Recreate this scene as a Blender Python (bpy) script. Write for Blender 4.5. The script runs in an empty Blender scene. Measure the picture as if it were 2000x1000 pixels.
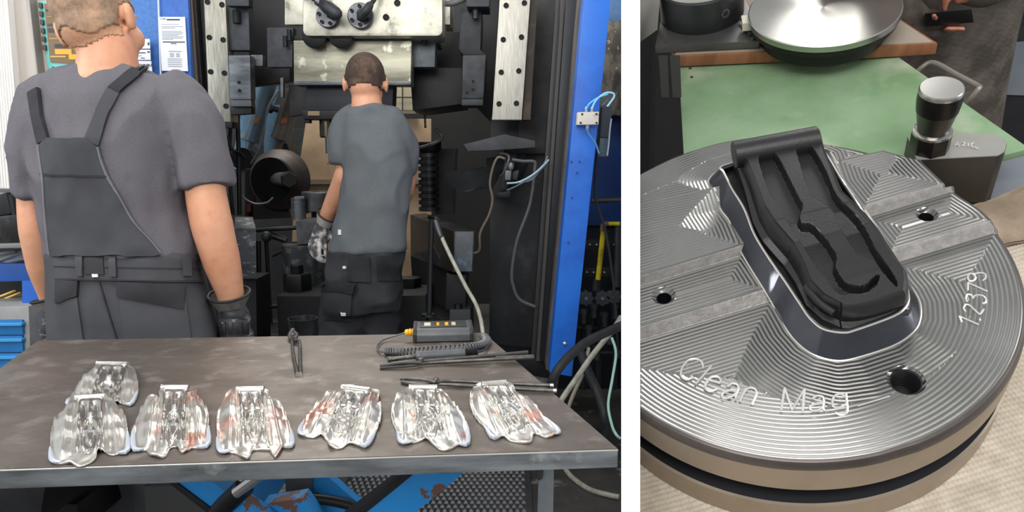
import bpy, bmesh, math, random
from math import sin, cos, pi, radians, hypot, atan2, sqrt
from mathutils import Vector as V, Matrix, Quaternion
from mathutils.bvhtree import BVHTree
random.seed(7)
sc = bpy.context.scene
COL = sc.collection
# ------------------------------------------------------------------ camera
F = 1450.0; EYE = 1.36; PITCH = math.atan(192/1450)
cp, sp = cos(PITCH), sin(PITCH)
cam = bpy.data.cameras.new('camera'); cam.sensor_width = 36; cam.lens = F/2000*36
cam.clip_start = .02; cam.clip_end = 60
cam_o = bpy.data.objects.new('camera', cam); COL.objects.link(cam_o)
cam_o.location = (0, 0, EYE); cam_o.rotation_euler = (pi/2-PITCH, 0, 0)
sc.camera = cam_o
# ------------------------------------------------------------------ view, sky, added area lights
sc.view_settings.view_transform = 'Standard'; sc.view_settings.look = 'None'
sc.view_settings.gamma = 1; sc.view_settings.use_curve_mapping = False
sc.view_settings.exposure = 0.0
w = bpy.data.worlds.new('hall_daylight'); sc.world = w; w.use_nodes = True
bg = w.node_tree.nodes['Background']; bg.inputs[0].default_value = (.93, .96, 1, 1); bg.inputs[1].default_value = .42
def area(name, loc, target, size, sizey, watts, col=(1, 1, 1)):
    l = bpy.data.lights.new(name, 'AREA'); l.shape = 'RECTANGLE'; l.size = size; l.size_y = sizey
    l.energy = watts; l.color = col
    o = bpy.data.objects.new(name, l); COL.objects.link(o); o.location = loc
    o.rotation_euler = (V(target)-V(loc)).to_track_quat('-Z', 'Y').to_euler()
    return o
area('fill_over_table', (-1.2, .6, 3.9), (-.5, 2.2, .9), 2.2, 1.0, 62, (1, .98, .95))  # unseen overhead area light, added for contrast on table and metal
area('fill_behind_camera', (-.9, -2.6, 3.0), (-.4, 2.5, 1.1), 3.2, 1.4, 130, (1, .98, .96))  # unseen frontal area light, added to brighten the room and the white board end
area('fill_from_left', (-3.2, 1.0, 2.2), (-.8, 2.4, 1.2), 1.4, 1.6, 40, (.95, .98, 1))  # soft area light added at the left, its source unseen
area('disc_highlight_fill', (.72, 1.45, 2.7), (.46, 1.0, 1.3), .3, .55, 5.5, (1, .98, .95))  # added above the bench so the polished disc catches a highlight
area('fill_behind_press', (-1.45, 4.95, 3.5), (-1.25, 5.3, 1.2), 1.6, .5, 80, (1, .95, .88))  # added out of view to brighten the back of the hall
area('forging_highlight_fill', (-.45, 2.75, 3.1), (-.4, 1.6, .9), 2.4, 1.1, 8, (1, .99, .97))  # added out of view to put highlights on forgings and tabletop
area('bench_side_fill', (1.9, .3, 1.8), (.45, .75, 1.25), .7, .9, 11, (.97, .98, 1))  # unseen soft side light, added for the inspection bench
# ------------------------------------------------------------------ helpers
def lin(h):
    h = h.lstrip('#'); r = [int(h[i:i+2], 16)/255 for i in (0, 2, 4)]
    return tuple(c/12.92 if c <= .04045 else ((c+.055)/1.055)**2.4 for c in r)+(1,)
def ray(x, y):
    a = (x-1000)/F; b = (500-y)/F
    return V((a, cp+b*sp, -sp+b*cp))
def P(x, y, Y):                       # the point at distance Y seen at x, y
    d = ray(x, y); return V((0, 0, EYE))+d*(Y/d.y)
def G(x, y, z):                       # the point of the level z seen at x, y
    d = ray(x, y); return V((0, 0, EYE))+d*((z-EYE)/d.z)
def mpp(Y): return Y/F                # metres per pixel
# pose of the inclined inspection bench on the other side of the partition
BR = [[.95696, -.19627, -.2138], [-.29017, -.66151, -.69152], [-.00571, .7238, -.68999]]
BT = [1.2967, .0814, 3.6153]
BS = .2
def L(u, v, w_):
    q = [BR[i][0]*u+BR[i][1]*v+BR[i][2]*w_+BT[i] for i in range(3)]
    x, y, z = (k*BS for k in q)
    return V((0, 0, EYE))+V((1, 0, 0))*x+V((0, -sp, -cp))*y+V((0, cp, -sp))*z
def _lo(x, y):
    d = ((x-1000)/F, (y-500)/F, 1)
    dl = [sum(BR[i][k]*d[i] for i in range(3)) for k in range(3)]
    o = [-sum(BR[i][k]*BT[i] for i in range(3)) for k in range(3)]
    return dl, o
def LP(x, y, w_):
    dl, o = _lo(x, y); t = (w_-o[2])/dl[2]
    return (o[0]+dl[0]*t, o[1]+dl[1]*t, w_)
def LV(x, y, v):
    dl, o = _lo(x, y); t = (v-o[1])/dl[1]
    return (o[0]+dl[0]*t, v, o[2]+dl[2]*t)
def LW(x, y, w_): return L(*LP(x, y, w_))

def tag(o, label=None, cat=None, group=None, kind=None):
    if label: o['label'] = label
    if cat: o['category'] = cat
    if group: o['group'] = group
    if kind: o['kind'] = kind
    return o
def thing(name, label, cat, loc=(0, 0, 0), group=None):
    o = bpy.data.objects.new(name, None); COL.objects.link(o); o.location = loc
    o.empty_display_size = .05
    return tag(o, label, cat, group)
def put(name, me, m=None, parent=None, smooth=True, **kw):
    o = bpy.data.objects.new(name, me); COL.objects.link(o)
    if m is not None: me.materials.append(m)
    if smooth:
        for p in me.polygons: p.use_smooth = True
    if parent is not None:
        o.parent = parent
        if parent.type == 'EMPTY': o.matrix_parent_inverse = Matrix.Translation(-parent.location)
        elif parent.parent is None and parent.location.length > 0: o.matrix_parent_inverse = Matrix.Translation(-parent.location)
    else:                              # origin of a one-mesh thing goes to its foot
        vs = me.vertices
        if len(vs):
            lo = [min(v.co[i] for v in vs) for i in range(3)]; hi = [max(v.co[i] for v in vs) for i in range(3)]
            c = V(((lo[0]+hi[0])/2, (lo[1]+hi[1])/2, lo[2]))
            me.transform(Matrix.Translation(-c)); o.location = c
    return tag(o, **kw)
class MB:
    """collects vertices and faces, then becomes ONE mesh object"""
    def __init__(s): s.v = []; s.f = []
    def add(s, vs, fs):
        n = len(s.v); s.v += [tuple(q) for q in vs]; s.f += [[i+n for i in f] for f in fs]; return s
    def prism(s, ring0, ring1):
        n = len(ring0)
        fs = [[i, (i+1) % n, n+(i+1) % n, n+i] for i in range(n)]
        fs += [list(range(n-1, -1, -1)), list(range(n, 2*n))]
        return s.add(list(ring0)+list(ring1), fs)
    def slab(s, px, Y, t):             # front outline seen at depth Y, running t back
        a = [P(x, y, Y) for x, y in px]
        return s.prism(a, [q+V((0, t, 0)) for q in a])
    def lslab(s, px, w_, t):           # top outline at bench height w_, running t down
        a = [LP(x, y, w_) for x, y in px]
        return s.prism([L(*q) for q in a], [L(q[0], q[1], q[2]-t) for q in a])
    def hexa(s, f4, Yf, b4, Yb):
        return s.prism([P(x, y, Yf) for x, y in f4], [P(x, y, Yb) for x, y in b4])
    def box(s, c, d, rot=None):
        R_ = rot or Matrix.Identity(3)
        q = [V(c)+R_ @ V((x*d[0]/2, y*d[1]/2, z*d[2]/2)) for z in (-1, 1) for x, y in ((-1, -1), (1, -1), (1, 1), (-1, 1))]
        return s.prism(q[:4], q[4:])
    def tube(s, pts, r, n=10, caps=True, closed=False, flat=None, ref=None):
        pts = [V(p) for p in pts]; m = len(pts)
        rs = r if isinstance(r, (list, tuple)) else [r]*m
        rings = []; nx = None
        for i, p in enumerate(pts):
            if closed: t = pts[(i+1) % m]-pts[i-1]
            else: t = pts[min(i+1, m-1)]-pts[max(i-1, 0)]
            if t.length < 1e-9: t = V((0, 0, 1))
            t.normalize()
            if nx is None:
                a = V(ref) if ref else (V((0, 0, 1)) if abs(t.z) < .9 else V((1, 0, 0)))
                nx = a-t*a.dot(t)
            else: nx = nx-t*nx.dot(t)
            nx.normalize(); ny = t.cross(nx)
            rr = rs[i]; ra, rb = rr if isinstance(rr, (list, tuple)) else (rr, rr)
            rings.append([p+nx*(ra*cos(2*pi*k/n))+ny*(rb*sin(2*pi*k/n)) for k in range(n)])
        vs = [q for rg in rings for q in rg]; fs = []
        for i in range(m if closed else m-1):
            j = (i+1) % m
            for k in range(n): fs.append([i*n+k, i*n+(k+1) % n, j*n+(k+1) % n, j*n+k])
        if caps and not closed: fs += [list(range(n-1, -1, -1)), list(range((m-1)*n, m*n))]
        return s.add(vs, fs)
    def limb(s, pts, rs, n=14, sub=4):  # rounded ends, spline through the joints
        P_ = smooth_path(pts, sub); R_ = []
        m = len(pts)
        for i in range(len(P_)):
            q = i/sub; k = min(int(q), m-2); f = q-k
            a, b = rs[k], rs[k+1]
            R_.append(tuple(x*(1-f)+y*f for x, y in zip(a, b)) if isinstance(a, tuple) else a*(1-f)+b*f)
        def mx(r): return max(r) if isinstance(r, tuple) else r
        def sc_(r, k): return tuple(x*k for x in r) if isinstance(r, tuple) else r*k
        d0 = (P_[0]-P_[1]).normalized(); d1 = (P_[-1]-P_[-2]).normalized()
        r0, r1 = R_[0], R_[-1]
        pre = [(P_[0]+d0*mx(r0)*sin(a), sc_(r0, cos(a))) for a in (1.5, 1.1, .6)]
        post = [(P_[-1]+d1*mx(r1)*sin(a), sc_(r1, cos(a))) for a in (.6, 1.1, 1.5)]
        pp = [a for a, b in pre]+P_+[a for a, b in post]; rr = [b for a, b in pre]+R_+[b for a, b in post]
        return s.tube(pp, rr, n, True)
    def sleeve(s, pts, rs, n=20, sub=4):  # like limb, with flat open-looking ends
        P_ = smooth_path(pts, sub); m = len(pts); R_ = []
        for i in range(len(P_)):
            q = i/sub; k = min(int(q), m-2); f = q-k; R_.append(rs[k]*(1-f)+rs[k+1]*f)
        return s.tube(P_, R_, n, True)
    def ball(s, c, r, n=16, m=10, rot=None):
        r = r if isinstance(r, (list, tuple)) else (r, r, r); R_ = rot or Matrix.Identity(3)
        vs = [V(c)+R_ @ V((0, 0, r[2]))]
        for i in range(1, m):
            a = pi*i/m
            for k in range(n):
                b = 2*pi*k/n; vs.append(V(c)+R_ @ V((r[0]*sin(a)*cos(b), r[1]*sin(a)*sin(b), r[2]*cos(a))))
        vs.append(V(c)-R_ @ V((0, 0, r[2]))); fs = []
        for k in range(n): fs.append([0, 1+k, 1+(k+1) % n])
        for i in range(m-2):
            for k in range(n): fs.append([1+i*n+k, 1+(i+1)*n+k, 1+(i+1)*n+(k+1) % n, 1+i*n+(k+1) % n])
        e = len(vs)-1; o = 1+(m-2)*n
        for k in range(n): fs.append([o+k, e, o+(k+1) % n])
        return s.add(vs, fs)
    def lathe(s, prof, org, ax, n=32, close=True):   # prof: (radius, height along ax)
        ax = V(ax).normalized(); a = V((0, 0, 1)) if abs(ax.z) < .9 else V((1, 0, 0))
        x = (a-ax*a.dot(ax)).normalized(); y = ax.cross(x); org = V(org)
        vs = [org+ax*h+x*(r*cos(2*pi*k/n))+y*(r*sin(2*pi*k/n)) for r, h in prof for k in range(n)]
        fs = [[i*n+k, i*n+(k+1) % n, (i+1)*n+(k+1) % n, (i+1)*n+k] for i in range(len(prof)-1) for k in range(n)]
        if close: fs += [list(range(n-1, -1, -1)), list(range((len(prof)-1)*n, len(prof)*n))]
        return s.add(vs, fs)
    def loft(s, rows, n=28, e=2.3):     # rows: (z, xl, xr, yc, half depth)
        vs = []
        for z, xl, xr, yc, d in rows:
            c = (xl+xr)/2; a = (xr-xl)/2
            for k in range(n):
                t = 2*pi*k/n; cx_, sx_ = cos(t), sin(t)
                vs.append((c+a*abs(cx_)**(2/e)*(1 if cx_ >= 0 else -1), yc+d*abs(sx_)**(2/e)*(1 if sx_ >= 0 else -1), z))
        m = len(rows)
        fs = [[i*n+k, i*n+(k+1) % n, (i+1)*n+(k+1) % n, (i+1)*n+k] for i in range(m-1) for k in range(n)]
        fs += [list(range(n-1, -1, -1)), list(range((m-1)*n, m*n))]
        return s.add(vs, fs)
    def grid(s, fn, nu, nv, closeu=False):
        vs = [fn(i/(nu if closeu else nu-1), j/(nv-1)) for j in range(nv) for i in range(nu)]
        fs = []
        for j in range(nv-1):
            for i in range(nu if closeu else nu-1):
                i2 = (i+1) % nu
                fs.append([j*nu+i, j*nu+i2, (j+1)*nu+i2, (j+1)*nu+i])
        return s.add(vs, fs)
    def mesh(s, fix=True, bevel=0, seg=2, ang=.6):
        me = bpy.data.meshes.new('m'); me.from_pydata(s.v, [], s.f)
        if fix or bevel:
            bm = bmesh.new(); bm.from_mesh(me)
            bmesh.ops.recalc_face_normals(bm, faces=bm.faces)
            if bevel:
                es = [e for e in bm.edges if len(e.link_faces) == 2 and e.calc_face_angle(0) > ang]
                bmesh.ops.bevel(bm, geom=es, offset=bevel, segments=seg, affect='EDGES', profile=.7, clamp_overlap=True)
            bm.to_mesh(me); bm.free()
        me.update(); return me
    def obj(s, name, m, parent=None, bevel=0, seg=2, smooth=None, **kw):
        me = s.mesh(True, bevel, seg)
        o = put(name, me, m, parent, True, **kw)
        if smooth is not True: auto_smooth(me, .7)
        return o
def auto_smooth(me, ang):
    bm = bmesh.new(); bm.from_mesh(me)
    for e in bm.edges:
        if len(e.link_faces) == 2: e.smooth = e.calc_face_angle(0) < ang
    bm.to_mesh(me); bm.free()
def smooth_path(pts, sub=6, closed=False):
    pts = [V(p) for p in pts]; m = len(pts); out = []
    if m == 2: return [pts[0].lerp(pts[1], i/sub) for i in range(sub+1)]
    for i in range(m if closed else m-1):
        if closed: a, b, c, d = pts[i-1], pts[i], pts[(i+1) % m], pts[(i+2) % m]
        else: a, b, c, d = pts[max(i-1, 0)], pts[i], pts[i+1], pts[min(i+2, m-1)]
        for k in range(sub):
            t = k/sub
            out.append(.5*((2*b)+(c-a)*t+(2*a-5*b+4*c-d)*t*t+(3*b-a-3*c+d)*t**3))
    if not closed: out.append(pts[-1])
    return out
def resample(pl, n):
    pl = [V((*p, 0)[:3]) for p in pl]; d = [0]
    for a, b in zip(pl, pl[1:]): d.append(d[-1]+(b-a).length)
    out = []
    for i in range(n):
        t = d[-1]*i/(n-1); k = 0
        while k < len(d)-2 and d[k+1] < t: k += 1
        f = (t-d[k])/max(d[k+1]-d[k], 1e-9); out.append(pl[k].lerp(pl[k+1], f))
    return out
def remesh(mb, voxel, it=6, lam=.5):    # fuse the pieces into one continuous skin
    me = mb.mesh(True)
    o = bpy.data.objects.new('tmp', me); COL.objects.link(o)
    r = o.modifiers.new('r', 'REMESH'); r.mode = 'VOXEL'; r.voxel_size = voxel
    s = o.modifiers.new('s', 'SMOOTH'); s.iterations = it; s.factor = lam
    dg = bpy.context.evaluated_depsgraph_get()
    out = bpy.data.meshes.new_from_object(o.evaluated_get(dg))
    bpy.data.objects.remove(o); return out
def bvh_of(me, off=None):
    bm = bmesh.new(); bm.from_mesh(me)
    t = BVHTree.FromBMesh(bm); bm.free(); return t
def drape(bvh, left, right, na, nb, off=.003, thick=.004, Y=2.0, puff=0):
    """a cloth piece between two outlines, laid on the surface it is sewn to"""
    A = resample(left, nb); B = resample(right, nb); eye = V((0, 0, EYE)); top = []; bot = []
    last = None
    for j in range(nb):
        for i in range(na):
            q = A[j].lerp(B[j], i/(na-1)); d = ray(q.x, q.y).normalized()
            h, nn, _, dist = bvh.ray_cast(eye, d)
            if h is None:
                h = eye+d*((last if last else Y)/d.y); nn = V((0, -1, 0))
            else: last = h.y
            if nn.y > 0: nn = -nn
            k = puff*sin(pi*i/(na-1))*sin(pi*j/(nb-1))
            top.append(h+nn*(off+thick+k)); bot.append(h+nn*(off-.004))
    mb = MB(); n = na*nb; fs = []
    for j in range(nb-1):
        for i in range(na-1):
            a = j*na+i; fs.append([a, a+1, a+na+1, a+na]); fs.append([n+a, n+a+na, n+a+na+1, n+a+1])
    rim = [i for i in range(na)]+[j*na+na-1 for j in range(1, nb)]+[(nb-1)*na+i for i in range(na-2, -1, -1)]+[j*na for j in range(nb-2, 0, -1)]
    for a, b in zip(rim, rim[1:]+rim[:1]): fs.append([a, a+n, b+n, b])
    return mb.add(top+bot, fs)
# ------------------------------------------------------------------ materials
MATS = {}
def mat(name, col, rough=.5, metal=0, col2=None, ns=6, lo=.4, hi=.62, st=(1, 1, 1), bump=0, bs=80, bst=(1, 1, 1), rv=0, spec=.5, col3=None, ns3=20, lo3=.6, hi3=.66, emit=None):
    if name in MATS: return MATS[name]
    m = bpy.data.materials.new(name); m.use_nodes = True; nt = m.node_tree; N = nt.nodes; K = nt.links.new
    b = N['Principled BSDF']; b.inputs['Roughness'].default_value = rough; b.inputs['Metallic'].default_value = metal
    b.inputs['Specular IOR Level'].default_value = spec
    c1 = lin(col); b.inputs['Base Color'].default_value = c1
    tc = N.new('ShaderNodeTexCoord')
    def noise(scale, stv, detail=5):
        mp = N.new('ShaderNodeMapping'); mp.inputs['Scale'].default_value = stv; K(tc.outputs['Object'], mp.inputs['Vector'])
        n = N.new('ShaderNodeTexNoise'); n.inputs['Scale'].default_value = scale; n.inputs['Detail'].default_value = detail
        n.inputs['Roughness'].default_value = .62
        K(mp.outputs[0], n.inputs['Vector']); return n
    cur = None
    if col2:
        n = noise(ns, st); r = N.new('ShaderNodeMapRange'); r.inputs[1].default_value = lo; r.inputs[2].default_value = hi
        K(n.outputs[0], r.inputs[0])
        mx = N.new('ShaderNodeMix'); mx.data_type = 'RGBA'; mx.inputs[6].default_value = c1; mx.inputs[7].default_value = lin(col2)
        K(r.outputs[0], mx.inputs[0]); cur = mx.outputs[2]
        if rv:
            r2 = N.new('ShaderNodeMapRange'); r2.inputs[3].default_value = rough; r2.inputs[4].default_value = rough+rv
            K(r.outputs[0], r2.inputs[0]); K(r2.outputs[0], b.inputs['Roughness'])
    if col3:
        n = noise(ns3, (1, 1, 1), 4); r = N.new('ShaderNodeMapRange'); r.inputs[1].default_value = lo3; r.inputs[2].default_value = hi3
        K(n.outputs[0], r.inputs[0])
        mx = N.new('ShaderNodeMix'); mx.data_type = 'RGBA'; mx.inputs[7].default_value = lin(col3)
        if cur: K(cur, mx.inputs[6])
        else: mx.inputs[6].default_value = c1
        K(r.outputs[0], mx.inputs[0]); cur = mx.outputs[2]
    if cur: K(cur, b.inputs['Base Color'])
    if bump:
        n = noise(bs, bst, 6); bp = N.new('ShaderNodeBump'); bp.inputs['Strength'].default_value = bump; bp.inputs['Distance'].default_value = .004
        K(n.outputs[0], bp.inputs['Height']); K(bp.outputs[0], b.inputs['Normal'])
    if emit:
        b.inputs['Emission Color'].default_value = lin(emit[0]); b.inputs['Emission Strength'].default_value = emit[1]
    MATS[name] = m; return m
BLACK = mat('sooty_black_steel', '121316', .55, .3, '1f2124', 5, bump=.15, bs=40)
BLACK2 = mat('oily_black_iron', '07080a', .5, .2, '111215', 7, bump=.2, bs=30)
DGREY = mat('dark_grey_steel', '3b3f44', .5, .4, '26282b', 8, bump=.1, bs=40)
MGREY = mat('mid_grey_steel', '6a6e72', .45, .6, '4a4d50', 9, st=(1, 1, 3), bump=.08)
STEEL = mat('bright_milled_steel', 'c4c2b4', .38, .55, '8f8d80', 7, .38, .68, bump=.06, bs=60, col3='6f6d60', ns3=14, lo3=.58, hi3=.75)
RAIL = mat('ground_guide_steel', 'aaa89c', .4, .55, '7d7b70', 30, .35, .65, (5, 5, .35), bump=.05, bs=40, bst=(8, 8, .4))
BLUE = mat('blue_machine_paint', '1668cc', .42, 0, '0d55b4', 4, bump=.03, bs=120)
BLUE2 = mat('dark_blue_panel', '1d4f9c', .5, 0, '163f80', 3, bump=.05)
RUBBER = mat('black_rubber', '141518', .6, 0, '202124', 30)
HOLE = mat('bolt_socket_black', '060607', .7)
# ------------------------------------------------------------------ the setting
CONC = mat('oily_concrete', '4a4846', .6, 0, '2f2e2d', 2.5, bump=.25, bs=25, col3='6a6763', ns3=9)
MB().box((0, 3.6, -.05), (8, 9, .1)).obj('floor', CONC, kind='structure')
HALL = mat('sooty_hall_wall', '151516', .8, 0, '0f0f10', 2)
MB().box((-.9, 6.9, 2), (6.2, .1, 4.2)).obj('wall_back', HALL, kind='structure')
WHITE = mat('white_board', 'ffffff', .6)
# the white board that parts the two work places, running away from the viewer
pb = MB()
n0, n1_ = .5, 5.4
def wx(px, Y, z): return (px-1000)/F*(Y*cp-(z-EYE)*sp)      # the board leans about one degree
pb.prism(*[[V((wx(a, Y, z), Y, z)) for a, Y in ((1213.3, n0), (1250.3, n0), (1243, n1_), (1221, n1_))] for z in (0, 3.4)])
pb.obj('wall_partition', WHITE, kind='structure')
BW = mat('dark_bench_room_wall', '232120', .8, 0, '151414', 2)
MB().box((2.25, 2.9, 1.3), (3.42, .1, 4.2)).obj('wall_bench_room', BW, kind='structure')

TAN = mat('tan_plywood_sheet', 'a08a70', .75, 0, '8a755c', 3, bump=.1, bs=10, col3='6b553d', ns3=9, lo3=.66, hi3=.75)
# ------------------------------------------------------------------ plywood screen behind the press
scr = thing('plywood_screen', 'tan plywood screen closing the opening behind the press', 'screen', P(700, 650, 5.6)*1)
MB().slab([(598, 232), (842, 232), (842, 352), (580, 352)], 5.55, .04).obj('panel', TAN, scr, bevel=.004)
MB().slab([(575, 358), (842, 356), (842, 700), (560, 700)], 5.55, .04).obj('panel', TAN, scr, bevel=.004)
MB().slab([(575, 350), (842, 350), (842, 359), (575, 360)], 5.5, .05).obj('rail', mat('rail_wood', '6f6255', .8), scr)
MB().slab([(763, 216), (808, 216), (812, 222), (760, 222)], 5.5, .05).obj('rail', mat('rail_wood', '6f6255'), scr)
wn = mat('dull_far_window', '9c957c', .4, 0, '85806c', 4)
wf = MB().slab([(764, 158), (812, 158), (812, 215), (764, 215)], 5.6, .02).obj('window_far', wn, label='small dull window pane seen above the plywood screen beside the press', cat='window')
MB().tube([P(786, 160, 5.58), P(786, 215, 5.58)], .004, 6).obj('bar', BLACK, wf)
MB().tube([P(764, 190, 5.58), P(812, 190, 5.58)], .004, 6).obj('bar', BLACK, wf)
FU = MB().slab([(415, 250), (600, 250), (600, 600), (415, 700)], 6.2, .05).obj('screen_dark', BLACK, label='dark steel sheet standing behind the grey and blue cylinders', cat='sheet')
# ------------------------------------------------------------------ press
press = thing('forging_press', 'big black forging press with ground guide rails and blue front post', 'press', (0, 3.9, 0))
up = MB().hexa([(372, -20), (402, -20), (452, 700), (395, 700)], 3.75, [(372, -20), (402, -20), (452, 700), (395, 700)], 4.3).obj('upright', BLACK, press, bevel=.006)
MB().slab([(371, -20), (381, -20), (402, 260), (390, 260)], 3.70, .05).obj('edge_strip', mat('scratched_edge', '2a2a2c', .5, .4, '55554f', 30, .55, .7), press)
MB().slab([(371, -20), (374, -20), (394, 260), (390, 262)], 3.68, .02).obj('edge_strip', mat('rusty_edge', '4b3a30', .7), press)
def bolts(pts, Y, r, parent, m=HOLE):
    for x, y in pts:
        c = P(x, y, Y)
        MB().lathe([(r*1.12, 0), (r*1.12, .004), (r*.8, .004), (r*.75, .001), (r*.5, .001), (r*.5, .003)], c, (0, -1, 0), 14).obj('bolt', m, parent)
rl = MB().slab([(397, -20), (439, -20), (451, 238), (409, 238)], 3.66, .1).obj('guide_rail', RAIL, press, bevel=.004)
bolts([(370+x/3.03, y/3.03) for x, y in ((107, 12), (193, 28), (118, 222), (200, 236), (126, 425), (208, 433), (135, 627), (217, 628))], 3.66, .0115, rl)
rr = MB().slab([(977, -20), (1037, -20), (1019, 234), (961, 234)], 3.6, .1).obj('guide_rail', mat('ground_guide_steel_pale', 'c6c3b9', .42, .4, 'a3a095', 30, .35, .65, (5, 5, .35), bump=.05, bs=40, bst=(8, 8, .4)), press, bevel=.004)
bolts([(940+x/3.03, y/3.03) for x, y in ((147, 33), (255, 18), (130, 235), (238, 220), (118, 428), (222, 420), (105, 615), (208, 612))], 3.6, .0115, rr)
MB().slab([(1036, -20), (1051, -20), (1036, 234), (1021, 234)], 3.62, .12).obj('rail_backing', mat('rusty_rail_backing', '35312d', .7, .2, '5d4a3a', 12, .5, .75, bump=.4, bs=60), press)
MB().slab([(396, 238), (453, 238), (453, 250), (398, 248)], 3.66, .1).obj('rail_stop', BLACK2, press, bevel=.003)
# brackets of the left gib
def part(px, Y, t, name, m, par, bv=.004): return MB().slab(px, Y, t).obj(name, m, par, bevel=bv)
part([(442, -20), (486, -20), (486, 12), (442, 11)], 3.6, .06, 'gib_cap', DGREY, press)
part([(445, 11), (485, 11), (488, 98), (446, 98)], 3.68, .07, 'gib_block', DGREY, press)
MB().lathe([(.017, 0), (.017, .06)], P(461, 20, 3.66), (0, 0, -1), 16).obj('bolt', HOLE, press)
lg = part([(446, 108), (488, 108), (490, 194), (449, 194)], 3.62, .07, 'gib_block', MGREY, press)
part([(449, 194), (490, 194), (491, 208), (450, 208)], 3.63, .06, 'gib_foot', mat('foot_steel', '565a5c', .5, .5), press)
bolts([(467, 161), (468, 177)], 3.62, .007, lg)
part([(450, 208), (491, 208), (491, 222), (451, 224)], 3.66, .06, 'gib_foot', BLACK2, press)
part([(489, 107), (513, 107), (513, 129), (489, 129)], 3.7, .04, 'gib_lug', MGREY, press)
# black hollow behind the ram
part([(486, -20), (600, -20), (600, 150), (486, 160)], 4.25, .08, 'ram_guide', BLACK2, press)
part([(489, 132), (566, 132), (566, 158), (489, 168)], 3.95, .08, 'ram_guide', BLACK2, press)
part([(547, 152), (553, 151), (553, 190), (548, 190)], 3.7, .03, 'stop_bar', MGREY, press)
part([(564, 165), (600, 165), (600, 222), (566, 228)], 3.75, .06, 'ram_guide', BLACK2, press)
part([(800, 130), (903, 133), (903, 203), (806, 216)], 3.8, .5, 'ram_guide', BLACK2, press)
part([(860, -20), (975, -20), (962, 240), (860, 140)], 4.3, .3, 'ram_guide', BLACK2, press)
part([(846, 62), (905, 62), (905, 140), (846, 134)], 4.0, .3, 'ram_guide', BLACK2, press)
# gib on the right
part([(911, -20), (956, -20), (955, 13), (911, 13)], 3.55, .2, 'gib_cap', DGREY, press)
part([(900, 16), (941, 22), (938, 98), (896, 98)], 3.66, .22, 'gib_block', DGREY, press)
MB().lathe([(.014, 0), (.014, .05)], P(928, 15, 3.62), (0, 0, -1), 16).obj('bolt', MGREY, press)
part([(896, 97), (938, 97), (949, 107), (905, 108)], 3.64, .2, 'gib_step', BLACK, press)
rg = part([(904, 108), (949, 107), (944, 192), (902, 192)], 3.6, .22, 'gib_block', DGREY, press)
part([(902, 192), (944, 192), (943, 206), (901, 206)], 3.61, .2, 'gib_foot', DGREY, press)
bolts([(924, 159), (924, 175), (912, 181)], 3.6, .006, rg)
# right upright and its stepped frame
part([(958, 232), (1100, -20), (1075, 720), (955, 720)], 3.9, .5, 'upright', mat('worn_black_plate', '2b2d30', .55, .2, '1b1d20', 4, st=(1, 1, .5), bump=.08, col3='45474a', ns3=6, lo3=.58, hi3=.8), press)
part([(1030, -20), (1100, -20), (1072, 300), (1010, 300)], 3.86, .1, 'upright', mat('dusty_plate', '403f3f', .7, .1, '2c2c2d', 5, bump=.1), press)
part([(1088, -20), (1096, -20), (1045, 700), (1037, 700)], 3.7, .12, 'conduit_strip', mat('strip_dark', '3f4042', .5, .3), press, .003)
part([(1098, -20), (1107, -20), (1056, 705), (1047, 705)], 3.6, .12, 'frame_strip', mat('strip_grey', '4c4a49', .6, .2), press, .003)
part([(1107, -20), (1134, -20), (1080, 710), (1055, 705)], 3.5, .1, 'frame_strip', mat('blue_black', '14181f', .4, .2), press, .003)
part([(1132, -20), (1144, -20), (1076, 726), (1066, 722)], 3.15, .12, 'frame_edge', mat('edge_brown', '5a5450', .6, .1, '44403d', 10), press, .003)
post = part([(1142, -20), (1195, -20), (1117, 736), (1073, 728)], 3.0, .14, 'front_post', BLUE, press, .006)
bolts([(1116, 316), (1132, 316), (1127, 338), (1117, 386), (1110, 474)], 3.0, .004, post, BLUE2)
MB().ball(P(1103, 671, 2.995), (.0085, .006, .0085)).obj('bolt', mat('bright_bolt', 'd8d8d4', .25, .9), post)
# foot of the press right of the table
part([(952, 690), (1074, 700), (1074, 740), (960, 720)], 3.7, .3, 'foot', BLACK, press)
# ------------------------------------------------------------------ ram with its tooling
ram = thing('press_ram', 'bright steel press ram hanging over the second worker with round hose flanges', 'press ram', P(727, 235, 3.6))
def rrect(x0, y0, x1, y1, r, n=5):
    o = []
    for cx_, cy_, a in ((x1-r, y1-r, 0), (x0+r, y1-r, 90)):
        o += [(cx_+r*cos(radians(a+90*i/n)), cy_+r*sin(radians(a+90*i/n))) for i in range(n+1)]
    return [(x1, y0)]+o+[(x0, y0)]
rp_ = MB().slab(rrect(592, -25, 864, 70, 11), 3.45, .22).obj('ram_plate', STEEL, ram, bevel=.004)
bolts([(776, 6)], 3.45, .013, rp_); bolts([(754, 34)], 3.45, .013, rp_)
part([(556, -20), (592, -20), (592, 48), (556, 48)], 3.6, .05, 'ram_ear', STEEL, ram)
part([(864, -20), (880, -20), (879, 48), (862, 48)], 3.6, .2, 'ram_ear', STEEL, ram)
part([(521, 54), (572, 54), (571, 131), (522, 131)], 3.62, .06, 'side_block', DGREY, ram)
for x in (565, 557): MB().lathe([(.012, 0), (.012, .05)], P(x, 58 if x == 565 else 70, 3.58), (0, 0, -1), 12).obj('bolt', BLACK, ram)
part([(802, 74), (851, 74), (849, 131), (802, 131)], 3.62, .1, 'side_block', mat('bluish_steel', '5d6468', .45, .6, '43484c', 9), ram)
MB().lathe([(.014, 0), (.014, .02)], P(829, 77, 3.58), (0, 0, -1), 12).obj('bolt', BLACK, ram)
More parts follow.
